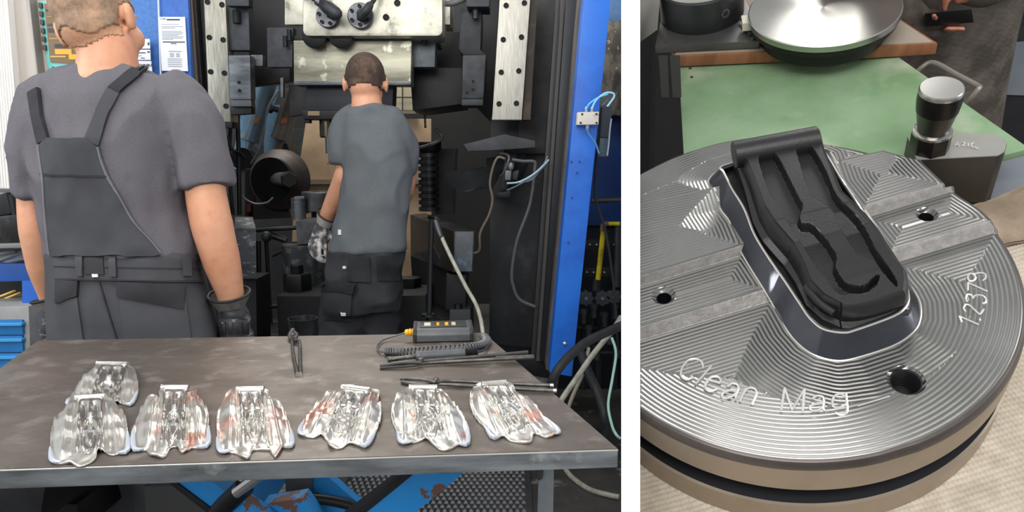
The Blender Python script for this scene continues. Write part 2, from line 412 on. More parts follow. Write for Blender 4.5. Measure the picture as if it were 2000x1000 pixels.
part([(574, 70), (852, 70), (852, 80), (574, 80)], 3.6, .3, 'shim', BLACK2, ram)
part([(573, 79), (804, 79), (802, 160), (574, 160)], 3.55, .12, 'die_plate', mat('greasy_die_plate', 'a9a795', .42, .6, '6d6b5c', 3, .35, .6, (.6, 1, 3), bump=.06, bs=50, col3='c9c7b4', ns3=10), ram)
part([(573, 158), (803, 158), (802, 166), (575, 166)], 3.53, .12, 'die_lip', MGREY, ram)
for x in (617, 668):
    fl = MB().lathe([(.055, 0), (.055, .03), (.05, .034), (0.0, .034)], P(x, 72, 3.52), (0, -1, 0), 28).obj('flange', BLACK2, ram)
part([(598, 166), (768, 166), (766, 216), (598, 216)], 3.6, .12, 'die_holder', mat('blue_black_holder', '23262c', .5, .3, '2d3036', 5), ram)
part([(590, 216), (762, 216), (758, 233), (592, 233)], 3.58, .12, 'die_holder', BLACK2, ram)
part([(601, 217), (624, 217), (624, 226), (601, 226)], 3.57, .03, 'wooden_wedge', mat('wedge', '8a755c', .7), ram, .002)
part([(592, 233), (604, 233), (604, 240), (593, 240)], 3.6, .05, 'clamp', BLACK2, ram, .002)
r_ = mpp(3.66)
MB().lathe([(13*r_, 0), (13*r_, 34*r_), (11*r_, 36*r_)], P(637, 232, 3.66), (0, 0, -1), 24).obj('punch_sleeve', mat('bronzed_sleeve', '6d6656', .3, .8, '3a372f', 14, st=(8, 8, .6)), ram)
MB().lathe([(5*r_, 0), (5*r_, 33*r_)], P(640, 266, 3.64), (0, 0, -1), 18).obj('punch', mat('punch_steel', '66696e', .3, .8), ram)
FL = mat('flange_steel', '63666a', .35, .7, '45474a', 20)
for cx_, cy_, rad, ang, kind in ((643, 33, 22, 20, 0), (706, 33, 24, 0, 1)):
    c = P(cx_, cy_, 3.45); k = mpp(3.45)
    fl = MB().lathe([(rad*k, 0), (rad*k, .03), (rad*.94*k, .034), (rad*.45*k, .034)], c, (0, -1, 0), 32).obj('flange', FL, ram)
    for i in range(6):
        a = radians(ang+60*i+30); q = c+V((cos(a)*rad*.7*k, -.034, sin(a)*rad*.7*k))
        MB().lathe([(3.4*k, 0), (3.4*k, .012), (2.2*k, .012), (2.0*k, .006)], q, (0, -1, 0), 12).obj('bolt', BLACK, fl)
f0 = P(643, 33, 3.4)
MB().lathe([(11*mpp(3.4), -.03), (12*mpp(3.4), .01), (9*mpp(3.4), .06), (0, .062)], P(650, 28, 3.42), (0.1, -1, .1), 6).obj('hose_nut', DGREY, ram)
MB().limb([P(656, 26, 3.33), P(640, 14, 3.34), P(632, 6, 3.36)], [.028, .03, .026], 12).obj('elbow', DGREY, ram)
MB().lathe([(.026, 0), (.026, .035)], P(633, 8, 3.36), P(618, -4, 3.36)-P(633, 8, 3.36), 6).obj('hose_nut', MGREY, ram)
MB().tube(smooth_path([P(628, 4, 3.36), P(605, -8, 3.38), P(570, -30, 3.42)]), .013, 10).obj('hose', RUBBER, ram)
MB().lathe([(9*mpp(3.4), -.03), (10*mpp(3.4), .02), (8*mpp(3.4), .05)], P(706, 34, 3.42), (0.2, -1, .3), 6).obj('hose_nut', DGREY, ram)
MB().limb([P(706, 32, 3.36), P(716, 20, 3.35), P(722, 10, 3.36)], [.02, .02, .018], 12).obj('elbow', DGREY, ram)
MB().tube(smooth_path([P(720, 12, 3.36), P(730, 0, 3.38), P(742, -30, 3.42)]), .011, 10).obj('hose', RUBBER, ram)
MB().tube(smooth_path([P(862, 6, 3.6), P(885, 6, 3.6), P(915, -6, 3.62)]), .014, 10).obj('hose', mat('grey_hose', '6a6c6c', .5), ram)
# ------------------------------------------------------------------ lower tooling
bol = thing('press_bolster', 'black lower die bolster of the press with big hex nuts beside second worker', 'die bolster', (-.6, 3.9, 0))
MB().slab([(540, 578), (640, 578), (640, 700), (545, 700)], 3.55, .5).obj('base_block', BLACK, bol, bevel=.008)
MB().slab([(760, 578), (832, 576), (834, 700), (770, 700)], 3.55, .5).obj('base_block', BLACK, bol, bevel=.008)
MB().slab([(462, 655), (830, 655), (830, 720), (462, 720)], 3.75, .4).obj('bed', mat('bed_plate', '2f3032', .5, .4, '56585a', 6, .52, .7), bol, bevel=.008)
k = mpp(3.7)
MB().lathe([(26*k, 0), (28*k, 4*k), (28*k, 42*k), (25*k, 46*k), (13*k, 46*k), (13*k, 62*k), (11*k, 64*k)], P(582, 578, 3.72), (0, 0, 1), 6).obj('hex_nut', BLACK2, bol)
MB().lathe([(22*k, 0), (24*k, 4*k), (24*k, 38*k), (13*k, 40*k)], P(800, 578, 3.8), (0, 0, 1), 6).obj('hex_nut', BLACK2, bol)
k = mpp(4.0)
MB().lathe([(44*k, -90*k), (44*k, 0), (41*k, 3*k), (20*k, 3*k)], P(595, 478, 4.0), (0, 0, 1), 32).obj('die_cylinder', mat('die_cyl', '333538', .5, .4, '6b6d6e', 16, .5, .7), bol)
MB().slab([(577, 432), (622, 428), (622, 476), (580, 478)], 3.9, .2).obj('die_block', mat('die_block_grey', '57595b', .5, .4, '3b3d3f', 12), bol, bevel=.006)
dr = MB().lathe([(34*k, -38*k), (36*k, -36*k), (36*k, 0), (34*k, 2*k), (18*k, 2*k), (16*k, -6*k)], P(624, 376, 4.2), (0, 0, 1), 36).obj('die_ring', mat('die_ring_steel', '4b4d4f', .45, .5, '36383a', 10), bol)
MB().lathe([(14*k, 0), (14*k, 42*k)], P(584, 428, 4.1), (0, 0, 1), 20).obj('guide_pin', MGREY, bol)
MB().slab([(574, 384), (594, 384), (594, 400), (574, 400)], 4.1, .06).obj('pin_cap', MGREY, bol, bevel=.003)
MB().lathe([(12*k, 0), (12*k, 30*k)], P(620, 430, 4.2), (0, 0, 1), 16).obj('guide_pin', BLACK, bol)
for a, b, r in (((505, 470), (508, 655), .014), ((520, 470), (530, 655), .012), ((498, 450), (590, 444), .012), ((500, 600), (545, 598), .012), ((515, 455), (560, 470), .018), ((532, 500), (556, 488), .009)):
    MB().tube([P(*a, 4.05), P(*b, 4.05)], r, 8).obj('pipe', BLACK2, bol)
MB().ball(P(521, 462, 4.0), (.03, .03, .03)).obj('pipe_joint', DGREY, bol)
pd = thing('side_pedestal', 'narrow steel pedestal with scratched bright top beside the gloved hand', 'pedestal', P(480, 655, 3.4))
MB().hexa([(457, 446), (500, 446), (501, 545), (466, 545)], 3.3, [(459, 423), (494, 423), (497, 520), (466, 520)], 3.55).obj('head_block', mat('scratched_block', '4f5356', .45, .5, 'b5b7b6', 25, .56, .72, (1, 1, 3), col3='33363a', ns3=7, lo3=.5, hi3=.6), pd, bevel=.006)
MB().slab([(466, 545), (500, 545), (503, 720), (470, 720)], 3.36, .2).obj('column', BLACK, pd, bevel=.005)
st = thing('transfer_beam', 'long black steel beam on a foot, its bright end right of second worker', 'beam', P(900, 650, 3.4))
MB().hexa([(887, 452), (927, 451), (924, 532), (884, 532)], 3.3, [(801, 419), (832, 416), (832, 500), (802, 500)], 4.4).obj('beam', mat('beam_black', '1d1e20', .4, .4, '3d3f42', 6, .5, .7), st, bevel=.006)
MB().hexa([(889, 454), (925, 453), (922, 530), (886, 530)], 3.295, [(889, 454), (925, 453), (922, 530), (886, 530)], 3.32).obj('end_plate', mat('end_plate_grey', '4a4e52', .45, .3, '587086', 22, .54, .7), st, bevel=.003)
MB().slab([(872, 536), (911, 536), (909, 605), (870, 605)], 3.38, .2).obj('foot_column', BLACK, st, bevel=.005)
MB().slab([(878, 605), (919, 604), (919, 700), (878, 700)], 3.34, .3).obj('foot', mat('foot_grey', '303235', .5, .3), st, bevel=.005)
MB().lathe([(.018, 0), (.018, .03)], P(895, 606, 3.36), (0, 0, 1), 6).obj('nut', BLACK2, st)
MB().tube([P(843, 425, 3.35), P(838, 612, 3.35)], .0125, 10).obj('stand_pipe', mat('pipe_dark', '34363a', .4, .5), st)
MB().lathe([(.03, 0), (.03, .012)], P(836, 618, 3.35), (0, 0, 1), 16).obj('pipe_foot', DGREY, st)
MB().slab([(802, 500), (884, 532), (870, 700), (815, 700)], 3.9, .2).obj('web_plate', BLACK2, st)
MB().slab([(836, 612), (905, 645), (905, 720), (836, 720)], 3.6, .3).obj('floor_shoe', mat('shoe', '2b2c2e', .5, .3, '59595a', 9, .55, .7), st)
# column of stacked rings, chain and hydraulic jack right of the second worker
jk = thing('ribbed_support', 'black ribbed support column right of second worker', 'support', P(835, 440, 4.2))
k = mpp(4.1)
prof = []
for i in range(9):
    z = i*13*k
    prof += [(20*k, z), (20*k, z+8*k), (15*k, z+9*k), (15*k, z+12*k)]
MB().lathe(prof, P(838, 412, 4.1), (0, 0, 1), 24).obj('column', mat('support_black', '17181a', .4, .4, '303236', 20), jk)
MB().lathe([(19*k, 0), (24*k, 8*k), (24*k, 20*k)], P(838, 298, 4.1), (0, 0, 1), 20).obj('collar', BLACK2, jk)
MB().tube(smooth_path([P(815, 290, 4.0), P(840, 283, 4.0), P(863, 270, 4.0), P(850, 252, 4.0)]), .009, 8).obj('chain', mat('chain_steel', '6a6a66', .4, .6, '2a2a2a', 40), jk)
MB().tube(smooth_path([P(829, 215, 4.0), P(831, 250, 4.0)]), .006, 8).obj('chain', MATS['chain_steel'], jk)
MB().slab([(852, 290), (890, 290), (884, 420), (850, 418)], 4.3, .2).obj('back_plate', BLACK, jk)
ch = thing('scrap_chute', 'curved black sheet chute right of the ribbed support', 'chute', P(930, 382, 3.7))
def chute(u, v):
    a = radians(200+170*u); c = P(905+80*v, 322-12*v, 3.7+.0*v)
    return c+V((cos(a)*.11, .12+cos(a)*.0+sin(a)*-.04, sin(a)*.14))
cb = MB().grid(chute, 16, 6); cb.grid(lambda u, v: chute(u, v)+V((0, .008, .008)), 16, 6)
cb.obj('trough', mat('chute_black', '25272a', .45, .3, '34363a', 6), ch)
MB().slab([(905, 282), (985, 262), (1045, 275), (1045, 288), (990, 292), (915, 296)], 3.6, .12).obj('mount', mat('mount_grey', '4a4c50', .6, .3, '36383b', 8), ch, bevel=.004)
MB().slab([(985, 290), (1010, 300), (1000, 345), (985, 385), (955, 380), (985, 330)], 3.75, .05).obj('side_sheet', BLACK, ch)
# nozzle hung on the beam, its pale hose running down
nz = thing('spray_nozzle', 'spray nozzle with pale hose hooked over the black beam', 'nozzle', P(850, 440, 3.25))
MB().limb([P(851, 432, 3.25), P(856, 448, 3.24), P(861, 462, 3.23)], [.014, .015, .012], 10).obj('grip', mat('grip_grey', '4a4c4e', .35, .5), nz)
MB().tube(smooth_path([P(838, 424, 3.27), P(850, 425, 3.25), P(858, 430, 3.25)]), .009, 8).obj('head', BLACK2, nz)
MB().tube([P(846, 480, 3.3), P(860, 507, 3.27)], .004, 6).obj('trigger', BLACK2, nz)
MB().tube(smooth_path([P(862, 462, 3.23), P(882, 505, 3.2), P(910, 560, 3.15), P(932, 600, 3.1), P(943, 648, 3.0), P(946, 700, 2.95)]), .0088, 10).obj('hose', mat('pale_hose', 'a9a99a', .45, 0, '8d8d80', 30), nz)
# ------------------------------------------------------------------ hydraulic arms and motor behind the press
arm = thing('hydraulic_cylinders', 'pair of slanting grey hydraulic cylinders on a blue frame behind the press', 'hydraulic arm', P(540, 410, 4.9))
CY = mat('cylinder_blue_grey', '6f8797', .4, .3, '566976', 5); CY2 = mat('cylinder_brown_grey', '6b655f', .45, .3, '534d48', 5)
k = mpp(4.7)
for a, b, r, m in (((526, 160), (490, 275), 15, CY), ((574, 178), (547, 272), 17, CY2)):
    A_, B_ = P(*a, 4.7), P(*b, 4.7); d = B_-A_; n_ = d.length
    c = MB().lathe([(r*k, 0), (r*k, n_*.93), (r*1.08*k, n_*.93), (r*1.08*k, n_), (r*.5*k, n_+.01), (r*.4*k, n_+.09)], A_, d, 24).obj('cylinder', m, arm)
    q = A_.lerp(B_, .62); MB().slab([(a[0]*.38+b[0]*.62-7, 232), (a[0]*.38+b[0]*.62+3, 230), (a[0]*.38+b[0]*.62+1, 240), (a[0]*.38+b[0]*.62-9, 242)], 4.7-r*k-.005, .01).obj('sticker', mat('orange_sticker', 'b8683c', .5), c)
MB().tube(smooth_path([P(545, 175, 4.55), P(522, 215, 4.5), P(512, 280, 4.5), P(490, 320, 4.55)]), .006, 8).obj('cable', mat('cable_grey', '6b7074', .5), arm)
LB = mat('pale_blue_frame', '5f87a3', .5, .1, '4d7490', 5, col3='8d8a76', ns3=16)
MB().slab([(500, 165), (512, 165), (478, 270), (466, 270)], 4.95, .08).obj('frame_bar', LB, arm)
MB().slab([(535, 168), (545, 168), (525, 215), (518, 200)], 4.9, .05).obj('frame_bar', LB, arm)
MB().slab([(515, 205), (553, 205), (540, 300), (515, 300)], 4.9, .1).obj('frame_plate', LB, arm, bevel=.01)
MB().slab([(470, 225), (490, 225), (470, 330), (450, 330)], 5.0, .08).obj('frame_bar', LB, arm)
for x, y in ((530, 216), (542, 214)): MB().lathe([(.02, 0), (.02, .06)], P(x, y, 4.85), (-.5, -1, .2), 6).obj('nut', BLACK2, arm)
MB().slab([(455, 300), (478, 285), (500, 300), (520, 275), (560, 280), (575, 320), (590, 420), (440, 430)], 5.1, .2).obj('arm_base', BLACK2, arm)
mo = thing('drive_motor', 'dark round motor with hexagonal shaft end below the hydraulic cylinders', 'motor', P(530, 420, 4.6))
k = mpp(4.4)
MB().lathe([(60*k, .12), (60*k, .06), (56*k, .03), (47*k, 0), (44*k, -.02), (40*k, -.02), (38*k, .0), (30*k, 0)], P(532, 352, 4.4), (0.25, 1, 0), 36).obj('housing', mat('housing_brown', '3b322d', .6, .2, '292320', 8), mo)
MB().lathe([(44*k, 0), (44*k, .03), (36*k, .03)], P(535, 352, 4.38), (-.25, -1, 0), 36).obj('ring', BLACK2, mo)
for i in range(10):
    a = 2*pi*i/10; MB().lathe([(2.2*k, 0), (2.2*k, .008)], P(535+33*cos(a), 352+33*sin(a), 4.36), (-.25, -1, 0), 8).obj('bolt', BLACK, mo)
MB().tube([P(538, 350, 4.4), P(560, 350, 4.2)], 13*k, 14).obj('shaft', mat('shaft_grey', '5b5a56', .4, .5), mo)
MB().lathe([(15*k, 0), (16*k, .01), (16*k, .06), (14*k, .065)], P(562, 351, 4.25), (.45, -1, 0), 6).obj('shaft_nut', BLACK2, mo)
MB().slab([(478, 330), (496, 330), (496, 425), (478, 425)], 4.5, .3).obj('bracket', mat('bracket_brown', '2d2826', .6), mo, bevel=.006)
MB().slab([(490, 398), (560, 398), (570, 425), (480, 430)], 4.5, .3).obj('bracket', MATS['bracket_brown'], mo, bevel=.006)
MB().tube(smooth_path([P(462, 355, 4.1), P(470, 380, 4.1), P(495, 397, 4.1), P(520, 396, 4.1), P(533, 386, 4.1)]), .005, 6).obj('cable', MATS['cable_grey'], mo)
MB().slab([(482, 400), (489, 400), (489, 414), (482, 414)], 4.45, .02).obj('label_plate', mat('warn', '8a3f25', .5), mo)
MB().lathe([(22*k, 0), (22*k, .05)], P(475, 310, 4.6), (0.2, -1, 0), 24).obj('pulley', BLACK2, mo)
# threaded column just right of the first worker
tc_ = thing('ribbed_column', 'ribbed grey column between first worker and the hydraulic cylinders', 'column', P(425, 420, 3.9))
k = mpp(3.95); prof = []
for i in range(11):
    z = i*16*k; rr_ = 15 if i % 2 else 19
    prof += [(rr_*k, z), (rr_*k, z+13*k), (12*k, z+14*k), (12*k, z+16*k)]
MB().lathe(prof, P(428, 425, 3.95), (0, 0, 1), 24).obj('column', mat('rib_grey', '44464a', .5, .4, '2b2d30', 10), tc_)
MB().tube(smooth_path([P(445, 265, 3.9), P(452, 290, 3.9), P(470, 300, 3.95), P(480, 310, 4.2)]), .008, 8).obj('hose', BLACK2, tc_)
MB().lathe([(10*k, 0), (10*k, 60*k)], P(431, 405, 3.3), (0, 0, 1), 16).obj('fire_bottle', mat('red_cylinder', '9a2420', .4), label='red cylinder half hidden behind the first worker\'s right sleeve', cat='cylinder')
hs = thing('hose_bundle', 'dark hose hanging in front of the hydraulic cylinders', 'hose', P(465, 420, 4.0))
MB().tube(smooth_path([P(464, 225, 4.0), P(466, 300, 4.0), P(468, 420, 4.0)]), .012, 8).obj('hose', BLACK2, hs)
MB().tube(smooth_path([P(450, 250, 4.05), P(448, 330, 4.05), P(455, 420, 4.05)]), .01, 8).obj('hose', BLACK, hs)
# ------------------------------------------------------------------ camera box, cables on the right upright
ck = thing('sensor_head', 'small black sensor head with cables on the right press upright', 'sensor', P(990, 385, 3.6))
MB().slab([(985, 318), (1003, 318), (1000, 350), (988, 372), (976, 372)], 3.62, .06).obj('housing', BLACK2, ck, bevel=.006)
MB().slab([(987, 333), (999, 333), (997, 352), (986, 352)], 3.6, .04).obj('valve_body', mat('valve_grey', '73767a', .4, .4), ck, bevel=.004)
MB().ball(P(998, 325, 3.6), (.014, .012, .02)).obj('cap', mat('cap_grey', '8e8f90', .35, .3), ck)
MB().slab([(970, 376), (998, 372), (996, 386), (972, 386)], 3.63, .05).obj('connector', BLACK, ck, bevel=.006)
MB().slab([(1000, 335), (1014, 332), (1010, 352), (1000, 350)], 3.64, .03).obj('plate', DGREY, ck, bevel=.003)
MB().tube(smooth_path([P(977, 300, 3.55), P(994, 306, 3.5), P(985, 335, 3.5), P(977, 345, 3.52)]), .006, 8).obj('hook', mat('hook_steel', '5b5c5e', .35, .6), ck)
for pts, r, hx, nm in (([(986, 310), (972, 308), (962, 330), (957, 360), (962, 390), (955, 420), (938, 455), (937, 485), (930, 494), (916, 494), (905, 478)], .006, '6e6355', 'cable'),
                   ([(1000, 312), (1022, 315), (1043, 316), (1045, 330), (1035, 400), (1010, 470), (1000, 530), (1003, 560), (1015, 585), (1045, 599)], .0085, '55585a', 'conduit'),
                   ([(990, 358), (1015, 355), (1045, 338), (1072, 312)], .0045, '9fc4d6', 'air_line'),
                   ([(990, 372), (1012, 362), (1045, 342), (1070, 318)], .0055, '3c4650', 'air_line'),
                   ([(1070, 305), (1060, 325), (1045, 345), (1028, 355), (1005, 357)], .004, '767a7d', 'air_line')):
    MB().tube(smooth_path([P(x, y, 3.62-.1*(hx != '55585a')) for x, y in pts]), r, 8).obj(nm, mat('cable_'+hx, hx, .45), ck)
# distributor block on the blue post
jb = thing('distributor_block', 'small white distributor block with blue air lines on the blue post', 'distributor', P(1149, 245, 2.97))
bb = MB().slab([(1128, 219), (1170, 218), (1169, 243), (1126, 244)], 2.95, .05).obj('block', mat('dirty_white_block', 'c9c4ba', .5, .1, '8b857b', 30, .55, .7), jb, bevel=.003)
bolts([(1137, 223), (1165, 223), (1134, 240), (1165, 240)], 2.95, .0035, bb, BLACK)
for x in (1145, 1156): MB().lathe([(.007, 0), (.007, .014), (.005, .02)], P(x, 219, 2.97), (0, 0, 1), 8).obj('fitting', mat('fitting', 'b8b8b4', .3, .8), jb)
MB().lathe([(.007, 0), (.007, .02)], P(1147, 244, 2.97), (0, 0, -1), 8).obj('fitting', mat('fitting', 'b8b8b4'), jb)
for pts, hx in (([(1145, 213), (1152, 202), (1170, 190), (1188, 184)], '58b6e4'), ([(1156, 213), (1164, 196), (1182, 182), (1197, 182), (1199, 190), (1186, 208)], '9ad4f0'), ([(1188, 184), (1187, 195), (1176, 206)], '2b3a66'), ([(1147, 250), (1150, 262), (1163, 280), (1170, 300)], '4a7fae')):
    MB().tube(smooth_path([P(x, y, 2.95) for x, y in pts]), .0035, 8).obj('air_line', mat('air_'+hx, hx, .35), jb)
# ------------------------------------------------------------------ pipework bay right of the blue post
bay = thing('pipework_bay', 'pipework bay with yellow pipe and star handwheels right of the blue post', 'pipework', P(1180, 690, 3.7))
part([(1150, 225), (1228, 225), (1228, 440), (1110, 440)], 4.0, .05, 'back_panel', BLUE2, bay)
part([(1110, 440), (1228, 440), (1228, 760), (1090, 760)], 4.1, .05, 'back_panel', mat('deep_navy', '10192b', .5, 0, '0c1220', 5), bay)
part([(1185, -20), (1228, -20), (1228, 42), (1185, 40)], 3.9, .05, 'top_panel', mat('panel_blue_worn', '5f87ad', .5, 0, '2d5f9c', 4), bay)
part([(1180, 40), (1228, 40), (1228, 226), (1166, 224)], 3.85, .06, 'worn_plate', mat('worn_flaked_plate', '8a8378', .6, .3, '4e4a45', 14, .42, .6, (1, 1, .5), bump=.2, bs=40, col3='c9c4b8', ns3=40, lo3=.6, hi3=.7), bay)
part([(1176, 208), (1196, 207), (1192, 268), (1172, 268)], 3.2, .08, 'switch_box', mat('switch_grey', '4b5259', .5, .2), bay)
part([(1172, 268), (1190, 268), (1186, 306), (1168, 306)], 3.22, .06, 'switch_cover', mat('cover_glass', '6d8790', .3, .1, '52666e', 8), bay)
MB().tube(smooth_path([P(1194, 232, 3.17), P(1191, 255, 3.17), P(1189, 280, 3.17), P(1186, 304, 3.17)]), .0035, 8).obj('white_lead', mat('white_lead', 'd5dade', .4), bay)
MB().tube([P(1155, 393, 3.7), P(1216, 390, 3.7)], .011, 10).obj('pipe', mat('pipe_bronze', '4a4544', .45, .4), bay)
MB().tube([P(1178, 452, 3.6), P(1168, 546, 3.6)], 5.2*mpp(3.6), 12).obj('yellow_pipe', mat('yellow_paint', 'c9b400', .5, 0, '8f7d08', 14, .5, .65), bay)
MB().tube([P(1188, 437, 3.6), P(1210, 437, 3.6)], 4*mpp(3.6), 10).obj('yellow_pipe', MATS['yellow_paint'], bay)
MB().tube(smooth_path([P(1176, 452, 3.6), P(1178, 440, 3.6), P(1188, 437, 3.6)]), 5*mpp(3.6), 10).obj('pipe_bend', mat('bend_brown', '5c4a2c', .5), bay)
for y in (478, 532):
    cl = part([(1142, y-9), (1214, y-10), (1214, y+8), (1140, y+10)], 3.66, .05, 'pipe_clamp', BLACK, bay)
    for x in (1152, 1165, 1186, 1199): MB().ball(P(x-(y-478)*.1, y, 3.655), .006, 8, 6).obj('bolt', mat('bright_bolt', 'd8d8d4'), cl)
MB().tube([P(1166, 546, 3.6), P(1164, 568, 3.6)], .02, 12).obj('pipe_union', DGREY, bay)
MB().tube([P(1207, 440, 3.62), P(1204, 560, 3.62)], .017, 12).obj('pipe', DGREY, bay)
def star(c, r, name, par):
    o = []
    for i in range(48):
        a = 2*pi*i/48; rr_ = r*(1+.12*cos(8*a)); o.append(c+V((cos(a)*rr_, 0, sin(a)*rr_)))
    h = MB().prism(o, [q+V((0, .03, 0)) for q in o]).obj(name, mat('handwheel_grey', '3a3c40', .5, .2), par, bevel=.004)
    MB().lathe([(.008, 0), (.007, .004)], c, (0, -1, 0), 12).obj('cap', mat('hub_blue', '4f7ea6', .5), h)
for x, y in ((1145, 583), (1177, 583), (1199, 580)): star(P(x, y, 3.5), 14.5*mpp(3.5), 'handwheel', bay)
for x, y in ((1140, 620), (1160, 608), (1180, 625), (1200, 610), (1150, 650), (1190, 660), (1165, 690)):
    MB().lathe([(.016, 0), (.016, .05), (.022, .05), (.022, .07), (.012, .075)], P(x, y+12, 3.62), (0, 0, 1), 6).obj('fitting', DGREY, bay)
for pts, r in (([(1140, 560), (1140, 760)], .014), ([(1168, 600), (1168, 760)], .016), ([(1200, 560), (1199, 760)], .016), ([(1120, 640), (1214, 642)], .014), ([(1120, 690), (1214, 688)], .012)):
    MB().tube([P(x, y, 3.7) for x, y in pts], r, 8).obj('pipe', BLACK, bay)
MB().tube(smooth_path([P(1170, 270, 3.1), P(1164, 330, 3.1), P(1164, 390, 3.1), P(1182, 450, 3.1), P(1195, 530, 3.1), P(1203, 615, 3.1), P(1208, 700, 3.1)]), .0055, 8).obj('cable', RUBBER, label='thin black cable hanging down beside the blue post past the yellow pipe', cat='cable')
# floor hoses at the right end of the table
for nm, pts, r, m, lb in (
    ('black_hose', [(1213, 636, 2.85), (1198, 643, 2.8), (1140, 672, 2.7), (1095, 715, 2.6), (1075, 755, 2.6), (1070, 800, 2.7)], .0175, RUBBER, 'thick black hose arching down past the right table corner'),
    ('black_hose', [(1135, 690, 3.0), (1150, 730, 2.9), (1172, 780, 2.8), (1180, 820, 2.75), (1160, 860, 2.8), (1120, 890, 2.8)], .019, RUBBER, 'thick black hose looping to the floor behind the pale hoses'),
    ('pale_hose', [(1212, 620, 3.1), (1198, 643, 3.0), (1160, 690, 2.9), (1125, 740, 2.8), (1095, 785, 2.75), (1080, 830, 2.75)], .011, MATS['pale_hose'], 'pale grey hose leaning from the pipework to the table edge'),
    ('pale_hose', [(1150, 680, 3.05), (1138, 730, 2.95), (1120, 770, 2.85), (1105, 810, 2.8)], .008, mat('tan_hose', '8d8478', .5), 'thin tan hose hanging behind the thick black hose'),
    ('green_hose', [(1195, 660, 2.9), (1203, 690, 2.85), (1196, 740, 2.8), (1188, 790, 2.75), (1195, 830, 2.7), (1203, 848, 2.65), (1211, 856, 2.65)], .0055, mat('mint_hose', '9cc8bd', .4), 'thin mint green hose at the foot of the white partition'),
    ):
    MB().tube(smooth_path([P(*q) for q in pts], 8), r, 12).obj(nm, m, label=lb, cat='hose')
MB().tube(smooth_path([G(1098, 905, .01), G(1115, 930, .01), G(1150, 955, .01), G(1185, 966, .012), G(1209, 971, .012)], 8), .011, 12).obj('floor_hose', MATS['pale_hose'], label='pale hose lying on the concrete floor under the table corner', cat='hose')
# ------------------------------------------------------------------ steel lift table
TZ = .93
TOP = mat('worn_steel_tabletop', '716962', .38, .4, '5d554e', 6, .36, .64, (1, 1.5, 1), bump=.06, bs=220, bst=(1, 2, 1), rv=.16, col3='8f8981', ns3=16, lo3=.54, hi3=.78)
EDGE = mat('worn_table_edge', '868b8e', .42, .5, '565a5d', 6, .35, .65, (1, 1, 6), bump=.08, col3='a3a6a6', ns3=12, lo3=.58, hi3=.72)
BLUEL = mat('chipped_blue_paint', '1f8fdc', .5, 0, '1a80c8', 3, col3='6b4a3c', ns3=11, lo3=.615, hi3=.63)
tb = thing('lift_table', 'worn grey steel lift table on blue scissor arms in front of the workers', 'table', (-.25, 1.4, 0))
tc = [G(75, 665, TZ), G(945, 650, TZ), G(1206, 876, TZ), G(-285, 925, TZ)]
MB().prism([q-V((0, 0, .003)) for q in tc], tc).obj('tabletop', TOP, tb)
ins = [q+(V((-.25, 1.38, TZ))-q).normalized()*-.001 for q in tc]
MB().prism([q-V((0, 0, .0295)) for q in ins], [q-V((0, 0, .0015)) for q in ins]).obj('edge_plate', EDGE, tb, bevel=.002)
MB().tube([ins[3]-V((0, .0006, .0022)), ins[2]-V((0, .0006, .0022))], .0013, 6).obj('rim_highlight', mat('rim_highlight_bright', 'b9b9b4', .35, .6), tb)  # pale tube modelled as the bright highlight along the front top edge
def under(px, Y, t, name, m, bv=.003): return MB().slab(px, Y, t).obj(name, m, tb, bevel=bv)
under([(330, 935), (405, 935), (560, 1040), (470, 1040)], 1.55, .05, 'scissor_arm', BLUEL)
under([(318, 935), (334, 935), (475, 1040), (452, 1040)], 1.545, .06, 'arm_edge', BLACK)
under([(800, 925), (905, 925), (765, 1040), (655, 1040)], 1.5, .05, 'scissor_arm', BLUEL)
under([(786, 928), (806, 928), (668, 1040), (640, 1040)], 1.495, .06, 'arm_edge', BLACK)
under([(606, 930), (640, 930), (720, 1000), (730, 1040), (606, 990)], 1.7, .03, 'scissor_arm', BLUEL)
MB().tube(smooth_path([P(606, 974, 1.66), P(645, 978, 1.66), P(690, 990, 1.66), P(730, 1020, 1.66)]), .012, 10).obj('bent_pipe', BLACK, tb)
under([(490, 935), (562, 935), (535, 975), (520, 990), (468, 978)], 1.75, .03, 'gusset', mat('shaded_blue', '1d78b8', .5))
under([(512, 985), (592, 972), (640, 1040), (500, 1040)], 1.6, .05, 'cross_plate', BLUEL)
under([(556, 930), (608, 930), (606, 1000), (560, 1000)], 1.68, .06, 'lift_post', mat('post_grey', '4c4d4e', .5, .3))
MB().tube([P(512, 925, 1.5), P(462, 962, 1.52)], .0125, 18).obj('piston', mat('chrome', 'e8e8e8', .12, 1), tb)
MB().tube([P(497, 922, 1.52), P(452, 954, 1.54)], .006, 12).obj('piston', MATS['chrome'], tb)
MB().tube([P(478, 950, 1.53), P(425, 1000, 1.56)], .022, 18).obj('lift_cylinder', BLACK, tb)
lg_ = under([(1052, 918), (1082, 916), (1080, 1040), (1048, 1040)], 1.14, .012, 'table_leg', mat('galvanised_leg', '868d90', .45, .5, '6b7275', 6))
under([(1046, 918), (1062, 918), (1060, 936), (1052, 940)], 1.13, .02, 'leg_bracket', DGREY)
under([(0, 952), (88, 952), (80, 1000), (60, 1040), (-30, 1040), (-30, 952)], 1.5, .3, 'base_frame', BLACK)
under([(90, 950), (124, 950), (120, 988), (92, 990)], 1.75, .1, 'base_post', mat('navy_post', '12233f', .5))
under([(70, 985), (150, 985), (160, 1040), (60, 1040)], 1.7, .2, 'base_frame', BLACK2)
under([(280, 950), (335, 950), (440, 1040), (290, 1040)], 1.75, .06, 'lift_motor', mat('lift_grey', '38393a', .6))
